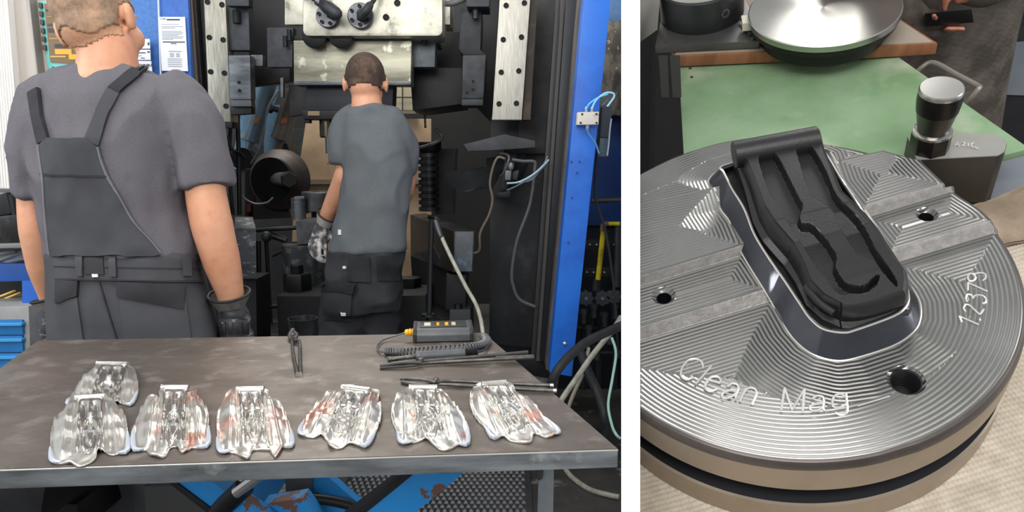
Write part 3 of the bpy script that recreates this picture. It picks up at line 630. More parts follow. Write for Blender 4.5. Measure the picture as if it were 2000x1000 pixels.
# studded rubber mat on the floor under the table
RUBM = mat('studded_rubber', '2c2d2f', .55, .1, '3a3b3d', 8)
mt = thing('rubber_mat', 'black studded rubber mat on the floor under the steel table', 'mat', (0, 2.75, 0))
MB().box((-.31, 2.8, .004), (.78, 1.1, .008)).obj('sheet', RUBM, mt)
sb = MB()
for i in range(29):
    for j in range(30):
        x = -.68+i*.0255+(j % 2)*.0127; y = 2.33+j*.035
        if hypot(x, y-2.8) > 9: continue
        r = .0085; b = [V((x+r*a, y+r*1.4*c, .008)) for a, c in ((-1, -1), (1, -1), (1, 1), (-1, 1))]
        sb.prism(b, [V((x+r*.45*a, y+r*.6*c, .016)) for a, c in ((-1, -1), (1, -1), (1, 1), (-1, 1))])
sb.obj('stud', mat('stud_rubber', '515255', .4, .1), mt, kind='stuff')
# ------------------------------------------------------------------ forgings with flash on the table
FORG = mat('fresh_forged_steel', 'ebe9e3', .3, .8, 'cbc9c1', 18, .35, .65, (1, .5, 1), bump=.05, bs=35, bst=(1.5, .5, 1))
FORGR = mat('forged_steel_reddish', 'ebe9e3', .3, .8, 'cbc9c1', 18, .35, .65, (1, .5, 1), bump=.05, bs=35, bst=(1.5, .5, 1), col3='d59f90', ns3=13, lo3=.5, hi3=.66)
LEV = mat('forged_lever_steel', 'e9e6e0', .2, .9, 'b0ada6', 30, .4, .7, bump=.04, bs=60)
def stair(t, pts):
    for (a, b), (c, d) in zip(pts, pts[1:]):
        if t <= a: return b
        if t <= c: return b+(d-b)*(t-a)/(c-a)
    return pts[-1][1]
def sst(a, b, x):
    x = min(1, max(0, (x-a)/(b-a))); return x*x*(3-2*x)
def forging(label, off, outl, quad, m, seed):
    ox, oy, k = off; rnd = random.Random(seed)
    px = [(ox+x/k, oy+y/k) for x, y in outl]
    q = [G(ox+x/k, oy+y/k, TZ+.012) for x, y in quad]
    TL, TR, BL, BRt = q
    tm = (TL+TR)/2; ax = (BL+BRt)/2-tm; sx = ((TR-TL)+(BRt-BL))/4
    det = sx.x*ax.y-sx.y*ax.x
    def st_(p):
        d = p-tm; return ((d.x*ax.y-d.y*ax.x)/det, (sx.x*d.y-sx.y*d.x)/det)
    out = smooth_path([G(x, y, TZ+.006) for x, y in px], 6, True)
    n = len(out); c = sum(out, V())/n
    root = thing('forged_part', label, 'forged part', (c.x, c.y, TZ), 'fresh forgings on the table')
    R_ = 46; ph = [rnd.uniform(0, 6) for _ in range(6)]
    def hgt(p, rho):
        s, t = st_(p)
        h = stair(t, [(-.3, .0165), (.42, .0175), (.47, .0115), (.66, .0115), (.71, .0065), (1.5, .0055)])
        wob = .0018*sin(p.x*55+ph[0])*sin(p.y*38+ph[1])+.0009*sin(p.x*130+ph[2]+p.y*60)
        h += .0022*(1-sst(.05, .12, abs(abs(s)-1.55-.25*t)))+.0004*sin(t*34+ph[4])*sst(1.1, 1.3, abs(s)); h += wob*1.3*sst(1.0, 1.5, abs(s)); h *= 1-.55*sst(.72, 1, rho)
        an_ = atan2(p.y-c.y, p.x-c.x); h += .004*sst(.9, 1, rho)*sin(ph[3]+9*an_)**2+.0018*sst(.8, 1, rho)*sin(ph[5]+23*an_)
        if -.02 < t < 1.06:
            e = 1-sst(.86, 1.0, abs(s)); e *= 1-sst(.95, 1.05, t)
            h += .0055*e
            h -= .003*(sst(1.0, 1.06, abs(s))*(1-sst(1.1, 1.2, abs(s))))
            a = abs(abs(s)-.42)
            sl = (1-sst(.2, .28, a))*sst(.1, .16, t)*(1-sst(.42, .48, t)); h -= .006*sl
            rr = hypot(s*.55, t-.76); h += -.005*(1-sst(.1, .14, abs(rr-.2)*1.6))*(1 if t > .48 else 0)
            h -= .004*(1-sst(.03, .07, abs(abs(s)-.72)))*sst(.5, .55, t)*e
            h -= .004*(1-sst(.05, .09, hypot(s*.5, t-.53)))
        return h
    vs = []; fs = []
    for j in range(1, R_+1):
        rho = (j/R_)**.85
        for i in range(n):
            p = c.lerp(out[i], rho); vs.append(V((p.x, p.y, TZ+max(.003, hgt(p, rho)))))
    vs.append(V((c.x, c.y, TZ+hgt(c, 0)))); ce = len(vs)-1
    for i in range(n): fs.append([ce, i, (i+1) % n])
    for j in range(R_-1):
        for i in range(n): fs.append([j*n+i, (j+1)*n+i, (j+1)*n+(i+1) % n, j*n+(i+1) % n])
    b0 = len(vs); e0 = (R_-1)*n
    for i in range(n): q_ = vs[e0+i]; vs.append(V((q_.x, q_.y, max(TZ+.0004, q_.z-.0045))))
    for i in range(n): fs.append([e0+i, b0+i, b0+(i+1) % n, e0+(i+1) % n])
    vs.append(V((c.x, c.y, TZ+.003))); 
    for i in range(n): fs.append([b0+i, len(vs)-1, b0+(i+1) % n])
    me = bpy.data.meshes.new('forging'); me.from_pydata(vs, [], fs)
    me.materials.append(m); me.materials.append(LEV)
    for p in me.polygons:
        s, t = st_(p.center); p.use_smooth = True
        if abs(s) < 1.02 and 0 < t < 1.03: p.material_index = 1
    bm = bmesh.new(); bm.from_mesh(me); bmesh.ops.recalc_face_normals(bm, faces=bm.faces); bm.to_mesh(me); bm.free()
    o = bpy.data.objects.new('flash_plate', me); COL.objects.link(o); o.parent = root; o.matrix_parent_inverse = Matrix.Translation(-root.location)
    u = sx*1.12; a = tm-u; b = tm+u; z = TZ+.021
    MB().tube([V((a.x, a.y, z)), V((a.lerp(b, .04).x, a.lerp(b, .04).y, z)), V((b.x, b.y, z))], [.0058, .005, .0055], 12).obj('hinge_roll', LEV, root)
    # flash curled over at the two front corners
    for sgn in (-1, 1):
        best = max(range(n), key=lambda i: st_(out[i])[1]*.5+sgn*st_(out[i])[0]*.28)
        pts = [out[(best+d) % n] for d in (-6, -4, -2, 0, 2, 4, 6)]
        MB().tube([V((p.x, p.y, TZ+.0048)) for p in pts], [.0012, .0028, .0038, .004, .0037, .0028, .0012], 8).obj('curled_flash', mat('pale_flash', 'c3cad6', .45, .4), root)
C1 = (0, 640, 2.777); C2 = (400, 640, 2.777); C3 = (720, 620, 2.632)
forging('forged steel part with ragged flash lying behind the front row, partly covered', C1, [(530, 215), (620, 207), (715, 215), (745, 280), (748, 330), (715, 405), (680, 408), (640, 398), (560, 420), (450, 420), (372, 408), (372, 385), (385, 360), (430, 300), (470, 250), (510, 230)], [(535, 218), (690, 218), (480, 385), (640, 395)], FORG, 1)
forging('forged steel part at left end of the front row, touching the one behind', C1, [(390, 400), (480, 385), (580, 385), (630, 420), (680, 490), (692, 560), (690, 660), (640, 672), (600, 677), (560, 660), (528, 670), (515, 705), (430, 738), (370, 722), (295, 720), (275, 680), (272, 600), (290, 520), (320, 470), (350, 455)], [(408, 408), (572, 395), (410, 650), (560, 645)], FORG, 2)
forging('forged steel part with square hinge top, second from left in front row', C1, [(868, 338), (960, 338), (1060, 336), (1066, 370), (1085, 390), (1130, 470), (1130, 540), (1125, 632), (1050, 640), (1020, 652), (985, 665), (960, 635), (925, 640), (890, 690), (820, 682), (790, 652), (725, 650), (725, 540), (755, 470), (790, 400), (830, 377), (865, 385)], [(878, 350), (1025, 350), (865, 620), (1005, 620)], FORGR, 3)
forging('forged steel part with two flash prongs at its front, third in front row', C2, [(152, 345), (240, 340), (335, 345), (350, 375), (395, 400), (440, 470), (470, 560), (470, 632), (425, 638), (410, 660), (380, 690), (372, 655), (300, 648), (258, 655), (242, 692), (215, 698), (160, 666), (90, 665), (70, 610), (63, 540), (68, 470), (105, 392)], [(172, 362), (322, 358), (200, 600), (340, 598)], FORGR, 4)
forging('forged steel part turned clockwise with reddish tint, in the middle of the table', C2, [(752, 317), (850, 330), (945, 347), (942, 400), (958, 430), (955, 500), (920, 570), (875, 632), (830, 626), (780, 615), (740, 640), (680, 637), (660, 600), (630, 570), (590, 582), (528, 572), (518, 540), (560, 470), (620, 400), (690, 347), (740, 347)], [(752, 345), (892, 368), (645, 560), (790, 575)], FORGR, 5)
forging('forged steel part with smooth curved front lip, second from right end of row', C3, [(192, 362), (280, 370), (360, 378), (400, 402), (450, 460), (500, 530), (510, 640), (460, 645), (420, 665), (370, 668), (330, 640), (290, 615), (240, 630), (170, 635), (150, 590), (118, 520), (120, 460), (150, 402), (200, 397)], [(208, 382), (355, 385), (260, 590), (390, 590)], FORGR, 6)
forging('forged steel part nearest the right table corner, turned anticlockwise with red patches', C3, [(540, 352), (640, 350), (735, 352), (760, 390), (830, 430), (900, 500), (972, 572), (965, 592), (910, 605), (852, 588), (830, 632), (740, 625), (690, 602), (640, 613), (600, 560), (550, 510), (520, 450), (525, 390), (545, 380)], [(575, 362), (712, 360), (735, 575), (840, 558)], FORGR, 7)
# ------------------------------------------------------------------ tongs
TONG = mat('dark_tong_steel', '4e4d4b', .35, .7, '6e6b66', 30, .45, .7)
TIP = mat('bright_tong_end', 'b9b6ae', .3, .9)
def tongs(label, arms, jaws, piv, r, tips=True):
    root = thing('blacksmith_tongs', label, 'tongs', G(*piv, TZ), 'tongs on the steel table')
    for a, j in zip(arms, jaws):
        pa = smooth_path([G(x, y, TZ+h) for x, y, h in a], 8)
        MB().tube(pa, [r*(.8+.25*i/len(pa)) for i in range(len(pa))], 10).obj('handle', TONG, root)
        if tips:
            d = (pa[-1]-pa[-2]).normalized(); MB().tube([pa[-1]-d*.002, pa[-1]+d*.004], r*1.07, 10).obj('handle_end', TIP, root)
        pj = smooth_path([G(x, y, TZ+h) for x, y, h in j], 8)
        MB().tube(pj, [(r*.8, r*1.35)]*len(pj), 10).obj('jaw', TONG, root)
    MB().lathe([(r*1.5, 0), (r*1.5, r*2.6), (r*1.1, r*3)], G(*piv, TZ+.006), (0, 0, 1), 12).obj('rivet', TONG, root)
tongs('dark tongs lying upright in the middle of the back table edge', [[(570, 662, .006), (573, 695, .005), (581, 731, .004)], [(577, 664, .01), (585, 668, .01), (586, 700, .005), (587, 731, .004)]],
      [[(570, 662, .008), (566, 655, .01), (572, 643, .012)], [(575, 662, .012), (579, 654, .012), (574, 648, .012)]], (572, 661), .0042)
tongs('long tongs beside the torch grip, their ends overhanging the table edge', [[(820, 706, .012), (840, 704, .01), (930, 697, .012), (1031, 688, .014)], [(822, 711, .006), (850, 708, .006), (960, 702, .012), (1043, 698, .014)]],
      [[(822, 708, .01), (790, 708, .012), (742, 714, .007)], [(820, 711, .006), (800, 714, .006), (742, 718, .004)]], (822, 710), .0042, False)
MB().tube([G(968, 700, TZ+.012), G(1042, 697, TZ+.012)], .0052, 8).obj('sleeve', TONG, bpy.data.objects['blacksmith_tongs.001'])
tongs('long tongs just behind the two right-end forgings', [[(850, 746, .012), (880, 744, .01), (960, 748, .008), (1077, 753, .008)], [(850, 750, .006), (890, 752, .006), (980, 758, .006), (1083, 763, .006)]],
      [[(852, 747, .012), (820, 741, .012), (784, 740, .007)], [(852, 751, .006), (825, 752, .006), (786, 746, .004)]], (852, 750), .004)
# ------------------------------------------------------------------ hand-held instrument with spiral lead
DEV = mat('instrument_grey', '55585b', .4, .1, '4a4d50', 20)
ins_ = thing('handheld_instrument', 'grey hand-held instrument box with yellow cable gland at the back right of the table', 'instrument', G(868, 668, TZ))
a0, a1 = G(808, 671, TZ), G(924, 668, TZ)
ex = (a1-a0).normalized(); ey = V((-ex.y, ex.x, 0)); W_ = (a1-a0).length
prof = [(0, .002), (0, .02), (.012, .031), (.10, .031), (.115, .02), (.115, .002)]
MB().prism([a0+ey*y+V((0, 0, z)) for y, z in prof], [a1+ey*y+V((0, 0, z)) for y, z in prof]).obj('case', DEV, ins_, bevel=.005, seg=3)
for e0, e1 in ((-.002, .008), (W_-.008, W_+.002)):
    MB().prism([a0+ex*e0+ey*(y*1.02-.002)+V((0, 0, z*1.04)) for y, z in prof], [a0+ex*e1+ey*(y*1.02-.002)+V((0, 0, z*1.04)) for y, z in prof]).obj('end_cap', RUBBER, ins_, bevel=.004)
MB().box(a0+ex*W_*.5+ey*.055+V((0, 0, .032)), (W_*.8, .06, .003), Matrix((ex, ey, V((0, 0, 1)))).transposed()).obj('key_panel', mat('key_panel', '2b2c2c', .4), ins_, bevel=.001)
for f, wd, hx in ((.23, .11, 'c9c4b4'), (.41, .045, 'e0a21a'), (.56, .06, 'e0a21a'), (.68, .07, 'b9b4a4')):
    MB().box(a0+ex*W_*f+ey*.05+V((0, 0, .034)), (W_*wd, .03, .002), Matrix((ex, ey, V((0, 0, 1)))).transposed()).obj('key', mat('key_'+hx, hx, .4), ins_)
gl = a0+ey*.03+V((0, 0, .02))
MB().lathe([(.009, 0), (.009, .004), (.0065, .005), (.009, .007), (.009, .011), (.0065, .012), (.008, .014), (.007, .02), (.004, .022)], gl, -ex, 14).obj('cable_gland', mat('yellow_gland', 'e2a817', .4), ins_)
ld = smooth_path([gl-ex*.02, G(775, 655, TZ+.012), G(750, 663, TZ+.006), G(737, 676, TZ+.006), G(741, 686, TZ+.006), G(755, 688, TZ+.008)], 8)
MB().tube(ld, .002, 8).obj('lead', DEV, ins_)
path = smooth_path([G(752, 686, TZ+.009), G(790, 686, TZ+.009), G(850, 682, TZ+.009), G(915, 677, TZ+.009), G(944, 672, TZ+.009), G(950, 664, TZ+.009), G(945, 657, TZ+.009)], 30)
hel = []
tl = len(path); turns = 46
for i in range(tl*4-4):
    q = i/4; k_ = min(int(q), tl-2); p = path[k_].lerp(path[k_+1], q-k_); t = (path[k_+1]-path[k_]).normalized()
    nx = V((0, 0, 1)); ny = t.cross(nx); a = 2*pi*turns*i/(tl*4-4)
    hel.append(p+nx*cos(a)*.0065+ny*sin(a)*.0095)
MB().tube(hel, .0021, 6).obj('spiral_lead', mat('spiral_grey', '55565a', .4), ins_)
tor = thing('torch_grip', 'grey gripped torch with bright metal tip lying before the instrument box', 'torch', G(840, 695, TZ))
c0, c1, c2_, c3 = G(757, 703, TZ+.009), G(812, 696, TZ+.011), G(908, 690, TZ+.012), G(932, 688, TZ+.012)
MB().tube([c0, c0.lerp(c1, .12), c0.lerp(c1, .13), c0.lerp(c1, .8), c1], [.0065, .0065, .005, .005, .006], 14).obj('metal_tip', mat('torch_tip', '8f8e89', .25, .9, '4b4a47', 40), tor)
pg = smooth_path([c1, c1.lerp(c2_, .5), c2_], 8)
MB().tube(pg, [.0085]+[.0105]*(len(pg)-2)+[.0098], 16).obj('grip', DEV, tor)
pr = [c2_.lerp(c3, i/24) for i in range(25)]
MB().tube(pr, [.0098 if (i//1) % 2 else .0075 for i in range(25)], 14).obj('strain_relief', RUBBER, tor)
MB().tube(smooth_path([c3, G(945, 684, TZ+.008), G(955, 672, TZ+.006), G(950, 662, TZ+.006)]), .0022, 8).obj('lead', RUBBER, tor)
# dish behind the table edge
MB().lathe([(.04, 0), (.046, .05), (.047, .052), (.043, .052), (.036, .006)], P(592, 652, 2.35), (0, 0, 1), 28).obj('steel_dish', mat('dish_dark', '2b2f33', .35, .6), label='small dark steel dish behind the tongs at the back table edge', cat='dish')
MB().tube([P(592, 652, 2.35)-V((0, 0, .001)), V((P(592, 652, 2.35).x, 2.35, 0))], .03, 12).obj('dish_stand', BLACK, label='black stand carrying the small steel dish behind the table', cat='stand')
# ------------------------------------------------------------------ control cabinet at the left
CAB = mat('cabinet_beige', 'b4ada2', .5, 0, 'aaa398', 3)
cabt = thing('control_cabinet', 'beige control cabinet with turquoise framed screen and white ribbed door', 'control cabinet', P(80, 900, 2.6))
MB().slab([(-60, -30), (13, -30), (44, 372), (-60, 372)], 2.5, .06).obj('door', mat('white_ribbed_door', 'f4f2ee', .5, 0, 'e6e4df', 60, st=(4, 1, .02), bump=.1, bs=60, bst=(4, 1, .02)), cabt, bevel=.004)
for i in range(9):
    x = -28+i*5.2; MB().tube([P(x-2, -30, 2.498), P(x+29, 370, 2.498)], .0022, 6).obj('rib', MATS['white_ribbed_door'], cabt)
MB().slab([(13, -30), (48, -30), (97, 372), (44, 372)], 2.53, .08).obj('door_frame', mat('frame_grey', 'b3ada5', .5, .1), cabt, bevel=.006)
MB().slab([(48, -30), (54, -30), (100, 372), (95, 372)], 2.52, .08).obj('hinge_strip', mat('hinge_grey', '8f8a84', .4, .3), cabt, bevel=.003)
MB().slab([(54, -30), (246, -30), (266, 372), (99, 372)], 2.56, .02).obj('panel', CAB, cabt, bevel=.006)
for x, y in ((69, 165), (17, 308)): MB().lathe([(.008, 0), (.008, .004), (.004, .006)], P(x, y, 2.52 if x > 50 else 2.495), (0, -1, 0), 12).obj('screw', MGREY, cabt)
sb_ = MB().slab([(75, 2), (196, 2), (206, 139), (93, 134)], 2.55, .02).obj('screen_bezel', mat('turquoise', '6cc0bb', .45), cabt, bevel=.002)
SCR = mat('screen_glow', '5f4a2a', .3, 0, emit=('6a5230', .35))
scn = MB().slab([(86, 7), (186, 7), (194, 128), (98, 121)], 2.545, .01).obj('screen', SCR, cabt)
def bar(x0, y0, x1, y1, hx):
    f = lambda x, y: (x+(y-7)*.1, y)
    MB().slab([f(x0, y0), f(x1, y0), f(x1, y1), f(x0, y1)], 2.543, .004).obj('screen_field', mat('field_'+hx, hx, .3, emit=(hx, .4)), scn)
bar(88, 18, 180, 22, '1d1a16'); bar(88, 32, 180, 34, '8a6a38'); bar(88, 46, 175, 51, '2a2418'); bar(88, 55, 150, 63, '221d1a'); bar(89, 74, 180, 77, '8a6a38'); bar(98, 86, 124, 93, '1d1a16'); bar(98, 96, 130, 106, 'd98f1e'); bar(124, 106, 165, 116, 'd98f1e'); bar(90, 8, 97, 14, 'a23a22'); bar(88, 109, 118, 112, 'b08a4a')
for i in range(6): MB().slab([(74+i*1.6, 5+i*16.5), (80+i*1.6, 5+i*16.5), (81+i*1.6, 15+i*16.5), (75+i*1.6, 15+i*16.5)], 2.54, .02).obj('button', mat('button_dark', '4b403c', .5), cabt, bevel=.002)
for i in range(5): MB().slab([(101+i*11, 130), (104+i*11, 130), (104+i*11, 135), (101+i*11, 135)], 2.545, .02).obj('button', mat('button_dark', '4b403c'), cabt)
MB().slab([(102, 143), (105, 143), (106, 150), (103, 150)], 2.555, .01).obj('mark', BLACK, cabt)
# blue wall with notices behind the first worker
bl = thing('blue_machine_panel', 'blue sheet panel with notices behind the first worker\'s head', 'panel', P(310, 900, 3.1))
MB().slab([(240, -30), (308, -30), (318, 560), (262, 560)], 3.1, .02).obj('sheet', mat('blue_hammered', '3a72b8', .5, 0, '2f63a8', 60, bump=.15, bs=120), bl, bevel=.002)
MB().slab([(309, -30), (366, -30), (392, 560), (319, 560)], 3.08, .02).obj('sheet', mat('blue_hammered_2', '2560b4', .5, 0, '2055a4', 40, bump=.1, bs=120), bl, bevel=.004)
MB().slab([(306.5, -30), (309, -30), (319.5, 300), (317, 300)], 3.07, .02).obj('seam', mat('seam_pale', 'c9d3e2', .5), bl)
PAP = mat('paper_white', 'e9ecf2', .6); INK = mat('ink_dark', '4a4e58', .7); INKL = mat('ink_pale', '9aa0ad', .7)
def notice(px, Y, name, lines, label=None):
    o = MB().slab(px, Y, .004).obj(name, PAP, label=label, cat='notice')
    (ax_, ay), (bx_, by), (cx2, cy2), (dx_, dy) = px
    for u0, u1, v0, v1, m in lines:
        def f(u, v):
            x = (ax_*(1-u)+bx_*u)*(1-v)+(dx_*(1-u)+cx2*u)*v; y = (ay*(1-u)+by*u)*(1-v)+(dy*(1-u)+cy2*u)*v
            return x, y
        MB().slab([f(u0, v0), f(u1, v0), f(u1, v1), f(u0, v1)], Y-.001, .002).obj('print_line', m, o)
    return o
def text(s, p, h, m, par, ax=(1, 0, 0), up=(0, 0, 1), name='lettering'):
    cu = bpy.data.curves.new('t', 'FONT'); cu.body = s; cu.size = h; cu.extrude = .0006; cu.align_x = 'LEFT'
    o = bpy.data.objects.new('t', cu); COL.objects.link(o)
    me = bpy.data.meshes.new_from_object(o.evaluated_get(bpy.context.evaluated_depsgraph_get())); bpy.data.objects.remove(o)
    x = V(ax).normalized(); y = V(up).normalized(); z = x.cross(y)
    me.transform(Matrix.Translation(p) @ Matrix((x, y, z)).transposed().to_4x4())
    return put(name, me, m, par, False)
ls = [(.3, .8, .035, .065, INK)]
for i, (a, b) in enumerate(((.75, .13), (.9, .17), (.6, .20), (.85, .26), (.9, .285), (.88, .31), (.7, .335), (.9, .36), (.86, .385), (.5, .41))): ls.append((.08, a, b, b+.012, INKL))
ls += [(.1, .95, .455, .475, INK), (.4, .62, .485, .5, INK), (.3, .8, .63, .645, INKL)]
for i in range(4): ls += [(.34, .5, .67+i*.02, .68+i*.02, INKL), (.58, .72, .67+i*.02, .68+i*.02, INKL)]
for i in range(5): ls += [(.25, .78, .77+i*.035, .782+i*.035, INKL)]
notice([(310, 33), (361, 33), (367, 139), (316, 138)], 3.07, 'notice_sheet', ls, 'tall white printed notice taped to the blue panel right of first worker')
nq = notice([(326, 141), (360, 141), (361, 172), (329, 172)], 3.068, 'notice_sheet', [(.2, .9, .24, .26, INKL)], 'small white notice with yellow round sign under the tall notice')
text('C.G.R', P(346, 147, 3.064), .009, INK, nq)
MB().lathe([(.012, 0), (.012, .002)], P(345, 160, 3.066), (0, -1, 0), 20).obj('round_sign', mat('sign_yellow', 'd9b92a', .5), nq)
n1 = notice([(256, 76), (292, 76), (293, 95), (256, 95)], 3.068, 'machine_label', [(.35, .5, .3, .4, INKL), (.4, .7, .6, .7, INK), (.88, .97, .35, .65, INK)], 'topmost white machine label beside first worker\'s right ear')
n2 = notice([(256, 97), (293, 97), (294, 117), (256, 117)], 3.068, 'machine_label', [(.4, .75, .25, .35, INK), (.4, .55, .55, .62, INKL), (.5, .7, .78, .86, INK), (.85, .97, .15, .3, INK)], 'middle white machine label beside first worker\'s neck')
n3 = notice([(256, 119), (295, 119), (297, 141), (256, 141)], 3.068, 'machine_label', [(.6, .9, .62, .7, INKL)], 'lowest white machine label with bold lettering beside first worker\'s collar')
text('TECHNIKA', P(262, 130, 3.066), .0155, mat('ink_black', '23262c', .7), n3)
text('C.G.R', P(313, 38, 3.068), .009, INK, bpy.data.objects['notice_sheet'])
# ------------------------------------------------------------------ tool stand at the lower left
ts = thing('tool_stand', 'blue and grey tool stand with drawers at the left behind the table', 'tool cabinet', P(20, 900, 2.2))
MB().slab([(-60, 516), (88, 514), (88, 548), (-60, 552)], 2.25, .3).obj('rail', BLUE2, ts, bevel=.004)
MB().slab([(42, 548), (88, 546), (90, 720), (46, 720)], 2.25, .3).obj('post', mat('strong_blue', '1556b0', .5), ts, bevel=.004)
MB().slab([(-60, 550), (44, 548), (44, 605), (-60, 605)], 2.45, .1).obj('niche', BLACK2, ts)
MB().slab([(-60, 600), (56, 598), (60, 720), (-60, 720)], 2.2, .3).obj('drawer_case', mat('case_grey', '9b9c9a', .5, .1, '8a8b8a', 8), ts, bevel=.004)
for y0, y1 in ((626, 654), (657, 688), (691, 735)):
    d = MB().slab([(-60, y0), (43, y0-1), (45, y1), (-60, y1+1)], 2.19, .05).obj('drawer', mat('drawer_blue', '1f6fae', .45, 0, '1a64a0', 6), ts, bevel=.004)
    MB().slab([(-60, y0+6), (42, y0+5), (42, y0+11), (-60, y0+12)], 2.18, .02).obj('drawer_grip', mat('grip_blue', '3d93cc', .4), d, bevel=.003)
MB().slab([(-60, 478), (50, 475), (52, 484), (-60, 487)], 2.2, .3).obj('shelf', mat('shelf_grey', '7b7c7d', .5, .3), ts, bevel=.003)
MB().slab([(-60, 487), (48, 484), (48, 516), (-60, 518)], 2.5, .05).obj('back_sheet', BLACK2, ts)
for i, (a, b) in enumerate((((-10, 512), (46, 492)), ((-10, 505), (48, 488)), ((-10, 500), (30, 490)), ((0, 516), (48, 505)), ((10, 517), (48, 500)))):
    MB().tube([P(*a, 2.3), P(*b, 2.25)], .006, 8).obj('steel_rod', mat('rod_steel', '8d8d8a', .35, .6), label=['round steel rod lowest under the grey shelf at the left', 'second steel rod from the bottom under the grey shelf', 'short steel rod right under the grey shelf', 'steel rod resting on the blue rail of the tool stand', 'steep steel rod at the right end of the blue rail'][i], cat='rod', group='steel rods under the shelf')
for i, (a, b) in enumerate((((0, 588), (40, 572)), ((-5, 582), (30, 568)))):
    MB().limb([P(*a, 2.35), P(*b, 2.35)], [.006, .005], 8).obj('brass_strip', mat('brassy', 'a58a4c', .4, .5), label=['upper brass-coloured strip in the niche of the tool stand', 'lower brass-coloured strip in the niche of the tool stand'][1-i], cat='strip')
vc = thing('machine_vice', 'black iron vice on the grey shelf at the left edge', 'vice', P(15, 476, 2.25))
MB().slab([(-30, 425), (34, 418), (40, 440), (40, 474), (-30, 476)], 2.22, .18).obj('jaw_block', mat('vice_black', '1a1a1b', .4, .3, '3f3f40', 9, .56, .7), vc, bevel=.01)
MB().slab([(-20, 385), (12, 375), (22, 418), (-20, 425)], 2.26, .1).obj('upper_jaw', BLACK, vc, bevel=.008)
MB().tube([P(22, 380, 2.25), P(30, 425, 2.25)], .008, 8).obj('screw', BLACK2, vc)
MB().slab([(-40, 368), (34, 370), (34, 376), (-40, 376)], 2.3, .05).obj('bar', MGREY, vc)
MB().slab([(-80, 372), (40, 372), (40, 470), (-80, 475)], 2.75, .03).obj('grey_backboard', mat('backboard_grey', '8e9093', .7), label='light grey board behind the black vice', cat='board')
# ------------------------------------------------------------------ people
SKIN = mat('skin', 'd8a080', .5, 0, 'c98c6c', 9, .4, .7, bump=.04, bs=120, col3='c27a62', ns3=14, lo3=.58, hi3=.75)
def rotz(a): return Matrix.Rotation(a, 3, 'Z')
class Head:
    def __init__(s, c, yaw, k, tilt=0, roll=0):
        s.c = V(c); s.k = k; s.R = rotz(yaw) @ Matrix.Rotation(tilt, 3, 'X') @ Matrix.Rotation(roll, 3, 'Y')
    def w(s, x, y, z): return s.c+s.R @ (V((x, y, z))*s.k)
    def loc(s, p): return (s.R.transposed() @ (V(p)-s.c))/s.k
    def prims(s, mb):
        k = s.k
        def el(x, y, z, a, b, c): mb.ball(s.w(x, y, z), (a*k, b*k, c*k), 20, 14, s.R)
        el(0, -.012, .03, .077, .096, .088); el(0, .02, .02, .07, .078, .08); el(0, -.03, -.02, .066, .07, .06)
        el(0, .028, -.06, .057, .064, .058); el(0, .07, -.098, .026, .024, .02)
        for q in (-1, 1):
            el(q*.04, .062, -.035, .026, .03, .03)
            el(q*.0835, -.008, -.012, .009, .02, .033); el(q*.088, -.016, -.004, .007, .014, .026)
            el(q*.03, .086, .022, .024, .012, .008)
        mb.limb([s.w(0, .092, .012), s.w(0, .108, -.018), s.w(0, .104, -.032)], [.009*k, .013*k, .012*k], 10)
        el(0, .094, -.062, .024, .01, .006); el(0, .092, -.072, .02, .011, .006)
    def eyes(s, body):
        for q in (-1, 1):
            MB().ball(s.w(q*.031, .083, .002), .0125*s.k, 12, 8).obj('eye', mat('eye_white', 'e8e4de', .3), body)
    def hair(s, me, parent, m, line, up=.0035):
        bm = bmesh.new(); bm.from_mesh(me); bm.normal_update()
        kill = [f for f in bm.faces if not line(s.loc(f.calc_center_median()))]
        bmesh.ops.delete(bm, geom=kill, context='FACES')
        for v in bm.verts: v.co += v.normal*up*s.k
        be = [e for e in bm.edges if len(e.link_faces) == 1]
        ex = bmesh.ops.extrude_edge_only(bm, edges=be)
        nv = [g for g in ex['geom'] if isinstance(g, bmesh.types.BMVert)]
        for v in nv: v.co += (s.c-v.co).normalized()*.006
        m2 = bpy.data.meshes.new('hair'); bm.to_mesh(m2); bm.free()
        return put('hair', m2, m, parent)
def rows_px(rows, Y0):
    out = []
    for y, xl, xr, d, *o in rows:
        yc = Y0+(o[0] if o else 0)
        a = P(xl, y, yc); b = P(xr, y, yc); out.append((a.z, a.x, b.x, yc, d))
    return out
LAST = [None]
def glove(par, cuff, palm, pr, fingers, thumb, fr, m, cm, name='glove'):
    mb = MB(); mb.limb(palm, pr, 16)
    for f in fingers: mb.limb(f, [fr, fr*.97, fr*.92, fr*.8][:len(f)], 10)
    mb.limb(thumb, [fr*1.3, fr*1.1, fr*.9][:len(thumb)], 10)
    gm = remesh(mb, .0042, 3); g = put(name, gm, m, par); g['_'] = 0; del g['_']; LAST[0] = bvh_of(gm)
    (p0, r0), (p1, r1) = cuff; d = (p1-p0)
    prof = []
    n = d.length
    R_ = [(r0*.96, .0), (r0*.93, n*.1), (r1*.95, n*.8), (r1*1.0, n), (r1*1.06, n), (r1*1.02, n*.8), (r0*1.02, n*.1), (r0*1.0, 0)]
    MB().lathe(R_, p0, d, 24, False).obj('cuff', cm, g)
    MB().tube([p1+q for q in _ring(d, r1*1.04, 24)], .004, 8, False, True).obj('cuff_binding', RUBBER, g)
    return g
def _ring(d, r, n):
    d = V(d).normalized(); a = V((0, 0, 1)) if abs(d.z) < .9 else V((1, 0, 0)); x = (a-d*a.dot(d)).normalized(); y = d.cross(x)
    return [x*(r*cos(2*pi*i/n))+y*(r*sin(2*pi*i/n)) for i in range(n)]
